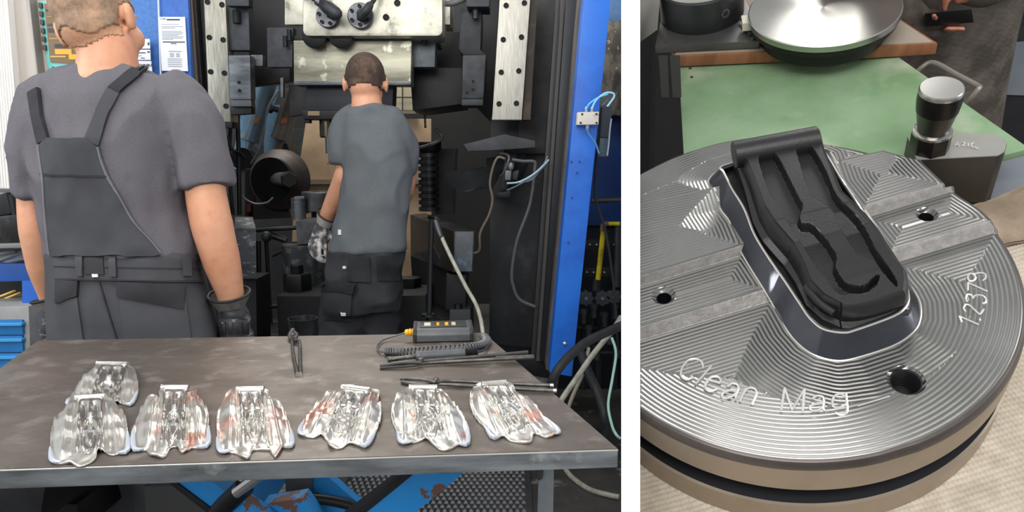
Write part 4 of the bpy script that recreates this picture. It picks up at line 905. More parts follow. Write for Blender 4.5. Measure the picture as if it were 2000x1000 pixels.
def shoe(par, c, yaw, m):
    R_ = rotz(yaw); c = V(c)
    mb = MB(); mb.limb([c+R_ @ V((0, -.09, .05)), c+R_ @ V((0, 0, .05)), c+R_ @ V((0, .12, .038)), c+R_ @ V((0, .17, .034))], [(.05, .044), (.055, .046), (.04, .05), (.03, .042)], 14)
    mb.limb([c+R_ @ V((0, -.06, .05)), c+R_ @ V((0, -.06, .17))], [.05, .05], 14)
    s_ = put('shoe', remesh(mb, .009, 3), m, par)
    MB().prism([c+R_ @ V((x*.052, y, .0)) for x, y in ((-.8, -.13), (.8, -.13), (1, 0), (.95, .14), (.4, .21), (-.4, .21), (-.95, .14), (-1, 0))], [c+R_ @ V((x*.052, y, .024)) for x, y in ((-.8, -.13), (.8, -.13), (1, 0), (.95, .14), (.4, .21), (-.4, .21), (-.95, .14), (-1, 0))]).obj('sole', RUBBER, s_, bevel=.004)
def wrinkle(me, amp, f, seed=0):
    from mathutils import noise
    me.update()
    co = [v.co.copy() for v in me.vertices]; nn = [v.normal.copy() for v in me.vertices]
    o = V((seed*3.1, seed*1.7, seed*.9))
    for v, c, n in zip(me.vertices, co, nn):
        q = V((c.x*f[0], c.y*f[1], c.z*f[2]))+o
        k = 1-abs(noise.noise(q)); k2 = noise.noise(q*2.3+V((5, 1, 2)))
        v.co = c+n*(amp*(k*k-.6)+amp*.4*k2)
    me.update()
GL_W = mat('worn_white_glove', 'c9c7c2', .7, 0, '45444a', 30, .42, .58, bump=.2, bs=70)
GL_D = mat('dark_glove_palm', '3a3b3f', .55, 0, 'a8a6a2', 26, .55, .72, (1, 1, 2.5), bump=.25, bs=60)
CUFFM = mat('grey_glove_cuff', '6d6a66', .75, 0, '55524f', 30, bump=.15)
# ---- first worker, close behind the table, seen from behind
Y1 = 1.95
w1 = thing('person', 'person seen from behind in charcoal bib overalls and dark grey T-shirt', 'person', (P(250, 650, Y1).x, Y1, 0))
def A(x, y, d=0): return P(x, y, Y1+d)
k1 = mpp(Y1)
hd = Head(A(190, 42), radians(-5), 1.1, radians(-4), radians(-13))
bm_ = MB(); hd.prims(bm_)
bm_.limb([A(203, 70, -.01), A(210, 112, -.02), A(212, 165, -.02)], [(.064, .066), (.069, .07), (.085, .08)], 18)
bm_.loft(rows_px([(140, 150, 280, .05), (170, 100, 340, .075), (250, 95, 350, .09), (400, 120, 350, .09), (520, 130, 370, .09), (620, 140, 390, .09)], Y1), 24)
bm_.limb([A(80, 215), A(58, 300, -.01), A(60, 385, -.01), A(68, 450, -.01), A(82, 520, .02), A(95, 575, .05), A(99, 600, .06)], [.04, .034, .033, .038, .037, .026, .023], 16)
bm_.limb([A(365, 215), A(393, 290, -.01), A(402, 375, -.02), A(414, 440, -.02), A(434, 515, 0), A(449, 570, .02), A(453, 595, .03)], [.05, .048, .051, .053, .048, .036, .033], 16)
bm_.limb([A(200, 640), A(205, 900), A(205, 1100)], [.08, .06, .05]); bm_.limb([A(320, 640), A(318, 900), A(316, 1100)], [.08, .06, .05])
me = remesh(bm_, .0065, 5)
body = put('body', me, SKIN, w1); hd.eyes(body)
HAIR1 = mat('short_light_brown_hair', 'a58a72', .8, 0, '846b57', 60, .35, .65, bump=.5, bs=400, col3='c49c7e', ns3=16, lo3=.5, hi3=.7)
hd.hair(me, w1, HAIR1, lambda p: abs(p.x) < .079 and p.y < .085 and (p.z > .03 or (p.y < -.03 and p.z > -.04-.012*sin(p.x*60)) or (p.y < .012 and p.z > .012)))
hd.hair(me, w1, mat('nape_stubble', 'cb9878', .7, 0, 'b98c6e', 90, .4, .6, bump=.3, bs=400), lambda p: abs(p.x) < .072 and p.y < -.022 and -.066-.008*cos(p.x*50) < p.z < -.034, .0004).name = 'nape_stubble'
SH1 = mat('dark_grey_tshirt', '6b686e', .9, 0, '5d5b61', 420, .35, .65, bump=.25, bs=300, spec=.2)
sm = MB()
sm.loft(rows_px([(123, 160, 262, .062, -.01), (130, 142, 275, .072, -.01), (141, 116, 304, .088), (158, 90, 338, .1), (185, 68, 366, .11), (225, 62, 374, .12), (280, 66, 368, .128), (340, 76, 360, .128), (410, 88, 362, .122), (470, 98, 380, .118), (503, 103, 386, .118)], Y1), 40, 2.3)
sm.ball(A(92, 192), .06); sm.sleeve([A(90, 190), A(66, 240, -.01), A(57, 310, -.01), A(57, 384, -.01)], [.062, .057, .05, .046])
sm.ball(A(345, 196), .075); sm.sleeve([A(345, 196), A(376, 245, -.01), A(394, 305, -.015), A(404, 366, -.02)], [.078, .076, .071, .068])
me_s = remesh(sm, .007, 6); wrinkle(me_s, .013, (10, 10, 5.5), 2)
shirt = put('tshirt', me_s, SH1, w1)
OV = mat('charcoal_workwear', '4c4d51', .85, 0, '424347', 5, .35, .65, bump=.15, bs=500, spec=.2)
OVD = mat('charcoal_workwear_dark', '38383c', .85, 0, '303034', 8, bump=.15, bs=500, spec=.2)
om = MB()
om.loft(rows_px([(488, 103, 386, .122), (520, 106, 388, .126), (560, 108, 398, .13), (610, 110, 412, .135), (660, 110, 420, .135), (720, 112, 418, .13), (780, 116, 410, .12)], Y1), 40, 2.5)
for x0, x1, x2, x3 in ((195, 205, 225, 232), (330, 330, 322, 318)):
    om.limb([A(x0, 700), A(x1, 800), A(x2, 950), A(x3, 1150), A(x3, 1370)], [(.125, .125), (.11, .11), (.085, .085), (.075, .075), (.075, .075)], 20)
me_o = remesh(om, .0085, 6); wrinkle(me_o, .008, (8, 8, 5), 5)
ov = put('overalls', me_o, OV, w1)
bs_ = bvh_of(me_s); bo_ = bvh_of(me_o)
def dr(b, l, r, na, nb, name, m, par, off=.003, th=.003, Y=Y1, puff=0): return drape(b, l, r, na, nb, off, th, Y, puff).obj(name, m, par)
dr(bs_, [(83, 284), (90, 340), (98, 430), (106, 498)], [(193, 286), (200, 310), (214, 345), (262, 432), (312, 498)], 26, 30, 'back_bib', OV, ov, .006, .005)
dr(bs_, [(83, 284), (98, 270)], [(193, 286), (172, 272)], 18, 5, 'bib_top', OV, ov, .006, .005)
dr(bs_, [(86, 339), (87, 343)], [(213, 342), (215, 346)], 24, 3, 'bib_seam', OVD, ov, .011, .002)
PIP = mat('workwear_piping', '6f7075', .85, 0, spec=.2)
dr(bs_, [(81, 284), (88, 340), (96, 430), (104, 496)], [(84, 284), (91, 340), (99, 430), (107, 496)], 3, 30, 'piping', PIP, ov, .01, .003)
dr(bs_, [(192, 286), (199, 310), (213, 345), (261, 432), (310, 496)], [(195, 286), (202, 310), (216, 345), (264, 432), (313, 496)], 3, 30, 'piping', PIP, ov, .01, .003)
dr(bs_, [(60, 184), (66, 225), (80, 282)], [(80, 172), (86, 225), (99, 272)], 6, 16, 'strap', OVD, ov, .006, .005)
dr(bs_, [(262, 134), (213, 172)], [(287, 138), (234, 183)], 8, 14, 'strap', OVD, ov, .006, .006)
dr(bs_, [(211, 172), (192, 210), (168, 272)], [(235, 182), (215, 220), (194, 284)], 8, 16, 'strap', OV, ov, .004, .005)
dr(bo_, [(105, 492), (110, 546)], [(384, 498), (396, 548)], 40, 10, 'waistband', OV, ov, .002, .003)
dr(bo_, [(108, 519), (108, 521)], [(388, 524), (388, 526)], 40, 3, 'waist_seam', OVD, ov, .006, .001)
dr(bo_, [(112, 543), (112, 546)], [(392, 549), (394, 552)], 40, 3, 'waist_seam', OVD, ov, .006, .002)
for x0, x1, y0, y1 in ((153, 165, 496, 538), (216, 229, 497, 540), (353, 366, 503, 540)):
    dr(bo_, [(x0, y0), (x0+2, y1)], [(x1, y0), (x1+2, y1)], 4, 8, 'belt_loop', OV, ov, .007, .006)
dr(bo_, [(168, 497), (171, 535)], [(203, 498), (206, 536)], 8, 8, 'yoke_patch', OVD, ov, .006, .003)
tg = dr(bo_, [(184, 535), (185, 541)], [(195, 535), (195, 541)], 4, 3, 'woven_tag', mat('tag_white', 'd8d8d8', .7), ov, .011, .002)
dr(bo_, [(114, 546), (114, 592)], [(156, 548), (154, 578)], 10, 8, 'pocket_flap', OVD, ov, .005, .005, puff=.004)
dr(bo_, [(230, 550), (231, 580)], [(358, 556), (356, 604)], 20, 8, 'pocket_flap', OVD, ov, .005, .005, puff=.004)
dr(bo_, [(234, 578), (244, 665)], [(362, 590), (372, 668)], 18, 12, 'back_pocket', OV, ov, .003, .003)
dr(bo_, [(115, 590), (124, 665)], [(153, 580), (165, 665)], 10, 12, 'back_pocket', OV, ov, .003, .003)
dr(bo_, [(193, 550), (208, 600), (228, 665)], [(196, 550), (211, 600), (231, 665)], 3, 16, 'centre_seam', OVD, ov, .002, .003)
glove(w1, ((A(452, 602, .03), .036), (A(447, 574, .02), .052)), [A(453, 600, .03), A(458, 628, .03), A(462, 655, .04)], [(.036, .034), (.044, .046), (.03, .05)],
      [[A(462+dx, 650, .03+dy), A(464+dx, 685, .03+dy), A(462+dx*.9, 712, .05+dy), A(459+dx*.8, 728, .065+dy)] for dx, dy in ((-26, .02), (-9, .0), (9, 0), (25, .02))],
      [A(440, 618, .06), A(428, 650, .08), A(432, 676, .09)], .0115, GL_D, CUFFM)
g1 = bpy.data.objects['glove']; PAD = mat('glove_pad', '232326', .5, 0, '8d8c8a', 30, .58, .72)
dr(LAST[0], [(432, 604), (434, 621)], [(484, 606), (484, 624)], 14, 6, 'knuckle_pad', PAD, g1, .001, .004, puff=.003)
for x0 in (430, 444, 458, 472): dr(LAST[0], [(x0, 628), (x0+2, 652)], [(x0+11, 629), (x0+13, 653)], 5, 8, 'finger_pad', PAD, g1, .001, .003, puff=.002)
glove(w1, ((A(100, 606, .06), .028), (A(94, 584, .06), .04)), [A(100, 604, .06), A(102, 630, .07), A(103, 655, .08)], [(.028, .03), (.028, .042), (.024, .044)],
      [[A(103+dx, 650, .08+dy), A(104+dx, 682, .08+dy), A(106+dx, 708, .09+dy), A(108+dx, 724, .1+dy)] for dx, dy in ((-13, .03), (-4, .01), (5, 0), (14, .01))],
      [A(112, 625, .08), A(122, 650, .1), A(122, 672, .11)], .0105, GL_D, CUFFM)
shoe(w1, (A(232, 900).x, Y1, 0), .1, BLACK2); shoe(w1, (A(318, 900).x, Y1+.02, 0), -.15, BLACK2)
# ---- second worker at the press
Y2 = 3.2
w2 = thing('person', 'person seen from behind in grey T-shirt and black cargo trousers facing the press', 'person', (P(710, 650, Y2).x, Y2, 0))
def B(x, y, d=0): return P(x, y, Y2+d)
k2 = mpp(Y2)
hd2 = Head(B(714, 162), radians(6), 1.03, radians(-8))
b2 = MB(); hd2.prims(b2)
b2.limb([B(715, 185, -.02), B(717, 210, -.03), B(718, 240, -.02)], [.06, .066, .09], 18)
b2.loft(rows_px([(222, 690, 750, .06), (250, 672, 780, .09), (320, 680, 785, .1), (420, 670, 780, .1), (490, 660, 780, .1), (560, 655, 770, .1)], Y2), 24)
b2.limb([B(672, 245), B(668, 290, 0), B(676, 325, .0), B(672, 352, .0), B(655, 390, .04), B(640, 418, .06), B(632, 436, .07)], [.05, .045, .047, .05, .045, .034, .03], 16)
b2.limb([B(780, 255), B(793, 310, .08), B(790, 370, .12), B(770, 410, .26), B(740, 420, .36)], [.05, .046, .046, .042, .03], 16)
b2.limb([B(670, 560), B(668, 800), B(668, 880)], [.06, .055, .05]); b2.limb([B(745, 560, .03), B(748, 800, .04), B(750, 880, .04)], [.06, .055, .05])
me2 = remesh(b2, .0085, 5)
body2 = put('body', me2, SKIN, w2); hd2.eyes(body2)
HAIR2 = mat('short_dark_brown_hair', '4f3d31', .8, 0, '3a2c24', 60, .35, .65, bump=.6, bs=300, col3='6d5745', ns3=14, lo3=.55, hi3=.75)
hd2.hair(me2, w2, HAIR2, lambda p: (p.z > .03 or (p.y < .02 and p.z > -.045-.2*p.y)) and p.y < .085 and abs(p.x) < .0805 and not (p.y > -.035 and p.z < .005))
SH2 = mat('mid_grey_tshirt', '6a6f73', .9, 0, '5a5f63', 380, .35, .65, bump=.25, bs=250, spec=.2)
s2 = MB()
s2.loft(rows_px([(204, 694, 746, .065, -.02), (211, 684, 757, .08, -.02), (222, 670, 776, .1), (240, 662, 788, .115), (270, 662, 797, .125), (330, 672, 803, .13), (400, 664, 802, .13), (450, 652, 797, .13), (490, 641, 793, .13)], Y2), 40, 2.3)
s2.ball(B(694, 242), .085); s2.sleeve([B(694, 242), B(677, 268), B(672, 292), B(674, 318)], [.085, .08, .072, .066])
s2.ball(B(757, 248), .09); s2.sleeve([B(757, 248), B(780, 285, .03), B(789, 335, .08)], [.09, .078, .068])
me_s2 = remesh(s2, .009, 6); wrinkle(me_s2, .014, (8, 8, 5), 9)
shirt2 = put('tshirt', me_s2, SH2, w2)
TR2 = mat('black_cargo_trousers', '3a3b3e', .85, 0, '2c2d30', 5, .35, .65, bump=.2, bs=400, spec=.2)
t2 = MB()
t2.loft(rows_px([(484, 645, 790, .128), (510, 640, 790, .135), (545, 634, 786, .14), (580, 631, 784, .14), (605, 632, 780, .135)], Y2), 40, 2.5)
t2.limb([B(672, 590), B(668, 650), B(670, 760), B(672, 850), B(672, 900)], [(.1, .1), (.098, .1), (.085, .085), (.085, .085), (.085, .085)], 20)
t2.limb([B(742, 590, .02), B(742, 650, .03), B(748, 760, .04), B(750, 850, .04), B(750, 900, .04)], [(.092, .1), (.088, .1), (.082, .085), (.085, .085), (.085, .085)], 20)
me_t2 = remesh(t2, .0095, 5); wrinkle(me_t2, .015, (7, 7, 8), 4)
tr = put('trousers', me_t2, TR2, w2)
bt = bvh_of(me_t2); bs2 = bvh_of(me_s2)
TRD = mat('cargo_dark', '303134', .85, 0, '26272a', 9, spec=.2)
drape(bt, [(632, 556), (634, 622)], [(692, 552), (684, 628)], 12, 12, .004, .008, Y2, .01).obj('cargo_pocket', TR2, tr)
drape(bt, [(631, 550), (632, 568)], [(696, 552), (693, 574)], 12, 6, .014, .008, Y2, .004).obj('pocket_flap', TRD, tr)
drape(bt, [(682, 500), (680, 548)], [(722, 502), (724, 552)], 10, 8, .004, .005, Y2).obj('back_pocket', TRD, tr)
drape(bt, [(735, 500), (738, 548)], [(775, 500), (778, 548)], 10, 8, .004, .005, Y2).obj('back_pocket', TRD, tr)
drape(bt, [(669, 608), (669, 613)], [(678, 608), (678, 613)], 4, 3, .018, .004, Y2).obj('woven_tag', MATS['tag_white'], tr)
drape(bt, [(672, 520), (672, 525)], [(677, 520), (677, 525)], 4, 3, .006, .004, Y2).obj('rivet', MATS['tag_white'], tr)
drape(bs2, [(662, 449), (662, 459)], [(667, 449), (667, 459)], 3, 4, .003, .003, Y2).obj('side_label', MATS['tag_white'], shirt2)
glove(w2, ((B(634, 437, .07), .036), (B(642, 420, .055), .05)), [B(634, 438, .07), B(629, 454, .07), B(625, 466, .07)], [(.034, .028), (.042, .026), (.044, .022)],
      [[B(609, 464, .05), B(605, 482, .03), B(611, 498, .03), B(621, 506, .04)], [B(618, 468, .05), B(614, 488, .02), B(619, 504, .02), B(628, 511, .03)],
       [B(627, 470, .05), B(624, 490, .02), B(628, 506, .02), B(635, 512, .03)], [B(636, 468, .06), B(635, 487, .04), B(637, 500, .03), B(641, 506, .04)]],
      [B(642, 450, .08), B(650, 468, .06), B(648, 484, .05)], .0092, GL_W, mat('pale_glove_cuff', 'c4c0b8', .8, 0, 'a39f98', 30, bump=.2))
shoe(w2, (B(668, 900).x, Y2, 0), .12, BLACK2); shoe(w2, (B(748, 900).x, Y2+.04, 0), -.12, BLACK2)
glove(w2, ((B(740, 420, .37), .034), (B(752, 418, .33), .045)), [B(738, 420, .38), B(725, 425, .42), B(712, 430, .45)], [(.03, .034), (.034, .045), (.03, .046)],
      [[B(712, 420+q*9, .45), B(700, 424+q*9, .47), B(694, 432+q*8, .46), B(697, 440+q*7, .44)] for q in (-1, 0, 1, 2)],
      [B(728, 415, .41), B(716, 408, .44), B(708, 410, .46)], .0135, GL_W, MATS['pale_glove_cuff'])
# ------------------------------------------------------------------ the inclined inspection bench
from mathutils import noise as mnoise
def qz(p): return BR[2][0]*p[0]+BR[2][1]*p[1]+BR[2][2]*p[2]+BT[2]
def upx(p): return qz(p)/F             # local units per pixel there
ZU = (L(0, 0, 1)-L(0, 0, 0)).normalized()
XU = (L(1, 0, 0)-L(0, 0, 0)).normalized(); YU = (L(0, 1, 0)-L(0, 0, 0)).normalized()
LROT = Matrix((XU, YU, ZU)).transposed()
def trim(o, fill=True):
    """square the piece off where it meets the white partition"""
    bm = bmesh.new(); bm.from_mesh(o.data)
    a = V((wx(1250.6, n0, 1.2), n0, 1.2)); nn = (V((wx(1250.6, n0, 2), n0, 2))-a).cross(V((wx(1243.3, n1_, 1.2), n1_, 1.2))-a).normalized()
    if nn.x < 0: nn = -nn
    pc = a-o.location
    r = bmesh.ops.bisect_plane(bm, geom=bm.verts[:]+bm.edges[:]+bm.faces[:], plane_co=pc, plane_no=nn, clear_inner=True)
    ed = [e for e in bm.edges if len(e.link_faces) == 1]
    if fill: bmesh.ops.holes_fill(bm, edges=ed, sides=0)
    bm.to_mesh(o.data); bm.free(); return o
CL = mat('beige_woven_cloth', 'd2c7b5', .9, 0, 'bdb2a1', 60, .35, .65, bump=.15, bs=260, spec=.1)
def cloth(u, v):
    x = -1.1+2.75*u; y = -1.7+2.0*v
    h = .007*abs(sin(x*150+.6*sin(y*9)))*abs(sin(y*125+.5*sin(x*7)))+.006*mnoise.noise(V((x*5, y*5, 0)))
    return L(x, y, -.51+h)
cb = MB().grid(cloth, 560, 400)
clo = cb.obj('table_cloth', CL, None, smooth=True, label='beige woven cloth spread under the engraved steel die', cat='cloth'); trim(clo, False)
bn = MB().prism([L(x, y, -.53) for x, y in ((-1.6, -2.1), (2.3, -2.1), (2.3, .45), (-1.6, .45))], [L(x, y, -.66) for x, y in ((-1.6, -2.1), (2.3, -2.1), (2.3, .45), (-1.6, .45))]).obj('inspection_bench', DGREY, label='dark bench top carrying the beige cloth and the engraved die', cat='bench'); trim(bn)
# ---- die
LVL = [(-.152, 0), (-.108, .05), (.128, .05), (.158, .1)]
def vridge(u): return .60-.12*u
def vwarp(u, v): return v-.12*u*sst(.25, .58, v)*(1-sst(.8, .97, v))
def level(u, v):
    h = stair(v, LVL); r = vridge(u)
    return h-.045*sst(r, r+.03, v)
def onlevel(x, y, off=0):
    w_ = 0
    for _ in range(14):
        p = LP(x, y, w_+off); w_ = .5*w_+.5*level(p[0], p[1])
    return (p[0], p[1], w_+off)
ring_o = [(1384, 352), (1392, 369), (1407, 407), (1426, 434), (1447, 491), (1491, 563), (1511, 598), (1539, 647), (1566, 677), (1596, 695), (1635, 704), (1674, 698), (1746, 674), (1785, 647), (1798, 620), (1797, 590), (1785, 566), (1770, 548), (1735, 480), (1690, 410), (1650, 355), (1625, 300), (1600, 290), (1500, 305), (1410, 330)]
ring_i = [(1407, 328), (1414, 338), (1430, 369), (1454, 409), (1473, 457), (1502, 505), (1532, 548), (1560, 590), (1582, 622), (1608, 643), (1647, 650), (1674, 644), (1740, 620), (1764, 605), (1774, 587), (1772, 565), (1766, 545), (1755, 520), (1720, 472), (1680, 405), (1640, 345), (1612, 300), (1590, 292), (1500, 300), (1425, 320)]
RO = [onlevel(x, y) for x, y in ring_o]
def segd(px_, py_, poly):
    best = 9; inside = False; n = len(poly)
    for i in range(n):
        ax_, ay_ = poly[i][0], poly[i][1]; bx_, by_ = poly[(i+1) % n][0], poly[(i+1) % n][1]
        dx, dy = bx_-ax_, by_-ay_; t = ((px_-ax_)*dx+(py_-ay_)*dy)/(dx*dx+dy*dy+1e-12); t = min(1, max(0, t))
        d = (px_-ax_-dx*t)**2+(py_-ay_-dy*t)**2
        if d < best: best = d
        if (ay_ > py_) != (by_ > py_) and px_ < ax_+(py_-ay_)*dx/(dy if dy else 1e-12): inside = not inside
    return (-1 if inside else 1)*sqrt(best)
def umax(v):
    r = sqrt(max(1e-6, 1.006-v*v))
    if v > .145: r = min(r, .914+.02*sst(.35, .5, v))
    elif v > -.13: r = min(r, .985-.03*sst(-.05, .13, v))
    return r
def umin(v): return -sqrt(max(1e-6, 1.003-v*v))
vs_ = sorted([-sin(pi/2*(1-2*i/190))*.9995 for i in range(191)]+[a+d for a, _ in LVL for d in (-.002, .002)]+[.145-.001, .145+.001])
NV = len(vs_); NU = 190
dv = []; dk = []
for v in vs_:
    a, b = umin(v), umax(v)
    for i in range(NU):
        s = i/(NU-1); u = a+(b-a)*(.5-.5*cos(pi*s))*.5+(b-a)*s*.5
        v2 = vwarp(u, v); dv.append((u, v2, level(u, v2)))
fs = []
for j in range(NV-1):
    for i in range(NU-1): fs.append([j*NU+i, j*NU+i+1, (j+1)*NU+i+1, (j+1)*NU+i])
loop = [i for i in range(NU)]+[j*NU+NU-1 for j in range(1, NV)]+[(NV-1)*NU+i for i in range(NU-2, -1, -1)]+[j*NU for j in range(NV-2, 0, -1)]
nl = len(loop); prev = loop; mi = [0]*len(fs)
for dr_, ww, rel, m_i in ((.012, -.006, 1, 1), (.021, -.02, 1, 1), (.026, -.045, 1, 1), (.026, -.205, 0, 2), (-.075, -.215, 0, 3), (-.085, -.325, 0, 3), (.02, -.335, 0, 3), (.03, -.345, 0, 2), (.03, -.5, 0, 2)):
    base = len(dv)
    for q in loop:
        u, v, w_ = dv[q]; r = hypot(u, v) or 1
        if not rel: r2 = 1.002+dr_
        else: r2 = r+dr_
        if not rel and v > -.13 and u > .5: r2 = min(r2, r+dr_) if ww > -.21 else r2
        dv.append((u*r2/r, v*r2/r, w_+ww if rel else ww))
    cur = list(range(base, base+nl))
    for i in range(nl): fs.append([prev[i], cur[i], cur[(i+1) % nl], prev[(i+1) % nl]]); mi.append(m_i)
    prev = cur
fs.append(prev[::-1]); mi.append(3)
me = bpy.data.meshes.new('die'); me.from_pydata([L(*q) for q in dv], [], fs)
for p, k in zip(me.polygons, mi): p.material_index = k
bm = bmesh.new(); bm.from_mesh(me); bmesh.ops.recalc_face_normals(bm, faces=bm.faces); bm.to_mesh(me); bm.free()
def steel(name, hx, rough, metal, stripes=0, per=.022, b2='8e8c86'):
    m = mat(name, hx, rough, metal, b2, 9, .35, .65, bump=0)
    if stripes:
        nt = m.node_tree; N = nt.nodes; K = nt.links.new; b = N['Principled BSDF']
        at = N.new('ShaderNodeAttribute'); at.attribute_name = 'toolpath'
        mu = N.new('ShaderNodeMath'); mu.operation = 'MULTIPLY'; mu.inputs[1].default_value = 2*pi/per; K(at.outputs['Fac'], mu.inputs[0])
        si = N.new('ShaderNodeMath'); si.operation = 'SINE'; K(mu.outputs[0], si.inputs[0])
        bp = N.new('ShaderNodeBump'); bp.inputs['Strength'].default_value = stripes; bp.inputs['Distance'].default_value = .0022
        K(si.outputs[0], bp.inputs['Height']); K(bp.outputs[0], b.inputs['Normal'])
    return m
DTOP = steel('milled_die_face', 'a3a29f', .3, .95, .32, .0195, '93928e')
DEDG = mat('die_edge_round', '6a635f', .45, .6, '5a534f', 12)
DSID = mat('die_flank_warm', 'a89a8a', .4, .6, '968877', 6, bump=.03)
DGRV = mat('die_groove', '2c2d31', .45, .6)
RAMP = mat('sandy_ramp', 'aaa6a2', .5, .5, '918d89', 120, .35, .65, bump=.25, bs=300)
die = thing('forging_die', 'round milled steel die with engraved lettering on the beige cloth', 'die', L(0, 0, -.5))
for m in (DTOP, DEDG, DSID, DGRV, RAMP): me.materials.append(m)
dob = bpy.data.objects.new('die_body', me); COL.objects.link(dob)
def cutter(p, prof, n=32):
    c = MB().lathe(prof, L(*p), ZU, n); o = bpy.data.objects.new('cut', c.mesh()); COL.objects.link(o); return o
holes = [((.77, .041, .05), .05, .033), ((-.568, .031, .05), .058, .036)]
cuts = [cutter(p, [(.001, -.14*BS), (b*BS, -.14*BS), (b*BS, -.022*BS), (a*BS, .0), (a*BS*1.3, .02*BS), (.001, .02*BS)]) for p, a, b in holes]
HT = LP(1770, 742, 0); HR = .07
cuts.append(cutter(HT, [(.001, -.19*BS), (HR*.9*BS, -.19*BS), (HR*.9*BS, -.012*BS), (HR*1.06*BS, 0), (HR*1.2*BS, .02*BS), (.001, .02*BS)]))
for c in cuts:
    mo_ = dob.modifiers.new('b', 'BOOLEAN'); mo_.operation = 'DIFFERENCE'; mo_.object = c; mo_.solver = 'EXACT'
dme = bpy.data.meshes.new_from_object(dob.evaluated_get(bpy.context.evaluated_depsgraph_get()))
for c in cuts: bpy.data.objects.remove(c)
bpy.data.objects.remove(dob)
# tool-path distance on the finished face
Minv = LROT.transposed(); O0 = L(0, 0, 0)
at = dme.attributes.new('toolpath', 'FLOAT', 'POINT')
for i, vv in enumerate(dme.vertices):
    q = Minv @ (vv.co-O0)/BS; u, v = q.x, q.y
    if q.z < -.1: continue
    d = max(0, segd(u, v, RO)); r = vridge(u); e = 1.0-hypot(u, v)
    if v < -.13: d = min(d, e, -.152-v)
    elif v < .143: d = min(d, v+.108, .128-v, umax(v)-u if u > 0 else 9)
    elif v < r: d = min(d, v-.158, r-v, umax(v)-u if u > 0 else 9)
    else: d = min(d, e, v-r+.01)
    at.data[i].value = d
for p in dme.polygons:
    p.use_smooth = True
    q = Minv @ (p.center-O0)/BS
    if p.material_index == 0:
        if (LVL[0][0] < q.y < LVL[1][0]) or (LVL[2][0] < q.y < LVL[3][0]): p.material_index = 4
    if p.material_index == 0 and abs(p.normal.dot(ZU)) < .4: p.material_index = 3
auto_smooth(dme, .5)
body = put('die_body', dme, None, die, smooth=False); trim(body)
# thread in the big hole
for i in range(9):
    c = L(HT[0], HT[1], -.02-.014*i)
    MB().tube([c+q for q in _ring(ZU, HR*.87*BS, 32)], .0042*BS, 6, False, True).obj('thread', mat('thread_steel', '4a4a4c', .35, .8), die)
# polished wall round the insert
RI = [onlevel(x, y, .085) for x, y in ring_i]
rb = MB()
Ao = smooth_path([L(a[0], a[1], a[2]-.004) for a in RO], 5, True); Ai = smooth_path([L(*a) for a in RI], 5, True)
n = len(Ao)
inn = [q+(sum(Ai, V())/n-q)*.035 for q in Ai]; low = [q-ZU*.09*BS for q in inn]
allv = Ao+Ai+inn+low; fs = []
for k in range(3):
    for i in range(n): fs.append([k*n+i, k*n+(i+1) % n, (k+1)*n+(i+1) % n, (k+1)*n+i])
rb.add(allv, fs)
POL = mat('polished_wall', '62646a', .16, .95, '4c4e55', 5)
rg_ = rb.obj('insert_wall', POL, die)
BRI = mat('bright_edge', 'f0ece2', .25, .8)
MB().tube([q+ZU*.0012*BS for q in Ai], .006*BS, 6, False, True).obj('wall_edge', BRI, rg_)
MB().tube([q+ZU*.002*BS for q in Ao], .0045*BS, 6, False, True).obj('wall_foot', BRI, rg_)
# engraving
ENG = mat('engraved_line', 'f0efeb', .3, .6)
def strokes(name, pls, off, k, r):
    mb = MB()
    for pl in pls:
        pts = [L(*LP(off[0]+x/k, off[1]+y/k, .002)) for x, y in pl]
        mb.tube(smooth_path(pts, 5) if len(pts) > 2 and not pl is pls[-1] or len(pts) > 3 else pts, r*BS, 6)
    return mb.obj(name, ENG, die)
E8 = (1240, 660); K8 = 2.6316
for ch_, pls in (('C', [[(352, 155), (345, 125), (315, 108), (275, 115), (245, 150), (237, 185), (250, 208), (275, 212), (300, 200)]]),
    ('l', [[(392, 145), (312, 238)]]),
    ('e', [[(372, 214), (438, 232)], [(438, 232), (440, 212), (420, 198), (390, 203), (367, 230), (362, 255), (378, 272), (405, 270), (425, 258)]]),
    ('a', [[(475, 252), (500, 235), (528, 243), (531, 265), (518, 298), (522, 315)], [(526, 270), (490, 270), (455, 282), (447, 300), (462, 312), (490, 305), (520, 285)]]),
    ('n', [[(568, 260), (540, 330)], [(558, 284), (585, 258), (615, 262), (625, 285), (600, 345)]]),
    ('M', [[(752, 375), (770, 258)], [(770, 258), (808, 372)], [(808, 372), (872, 262)], [(872, 262), (862, 378)]]),
    ('a', [[(910, 315), (935, 298), (965, 303), (972, 325), (970, 365), (982, 376)], [(970, 335), (930, 340), (903, 350), (900, 365), (918, 376), (948, 370), (968, 350)]]),
    ('g', [[(1085, 285), (1092, 365), (1082, 390), (1055, 395), (1032, 385)], [(1084, 302), (1055, 288), (1025, 300), (1015, 330), (1025, 355), (1055, 358), (1086, 340)]])):
    strokes('engraved_letter', pls, E8, K8, .0054)
strokes('scratch', [[(1145, 350), (1310, 300)]], E8, K8, .003)
E3 = (1800, 440); K3 = 3.335
for pls in ([[(245, 592), (372, 648)], [(245, 592), (262, 630)]], [[(379, 610), (383, 621)]],
    [[(287, 562), (273, 542), (285, 519), (312, 521), (345, 552), (379, 582)], [(379, 582), (405, 546)]],
    [[(298, 500), (288, 475), (300, 452), (325, 455), (336, 478)], [(336, 474), (352, 456), (395, 458), (418, 478), (415, 505), (395, 511)]],
    [[(303, 372), (302, 425)], [(303, 374), (430, 432)]],
    [[(300, 338), (310, 319), (335, 317), (352, 340), (337, 362), (310, 361), (300, 338)], [(338, 318), (385, 310), (416, 320), (416, 345), (398, 359)]]):
    strokes('engraved_digit', pls, E3, K3, .0042)
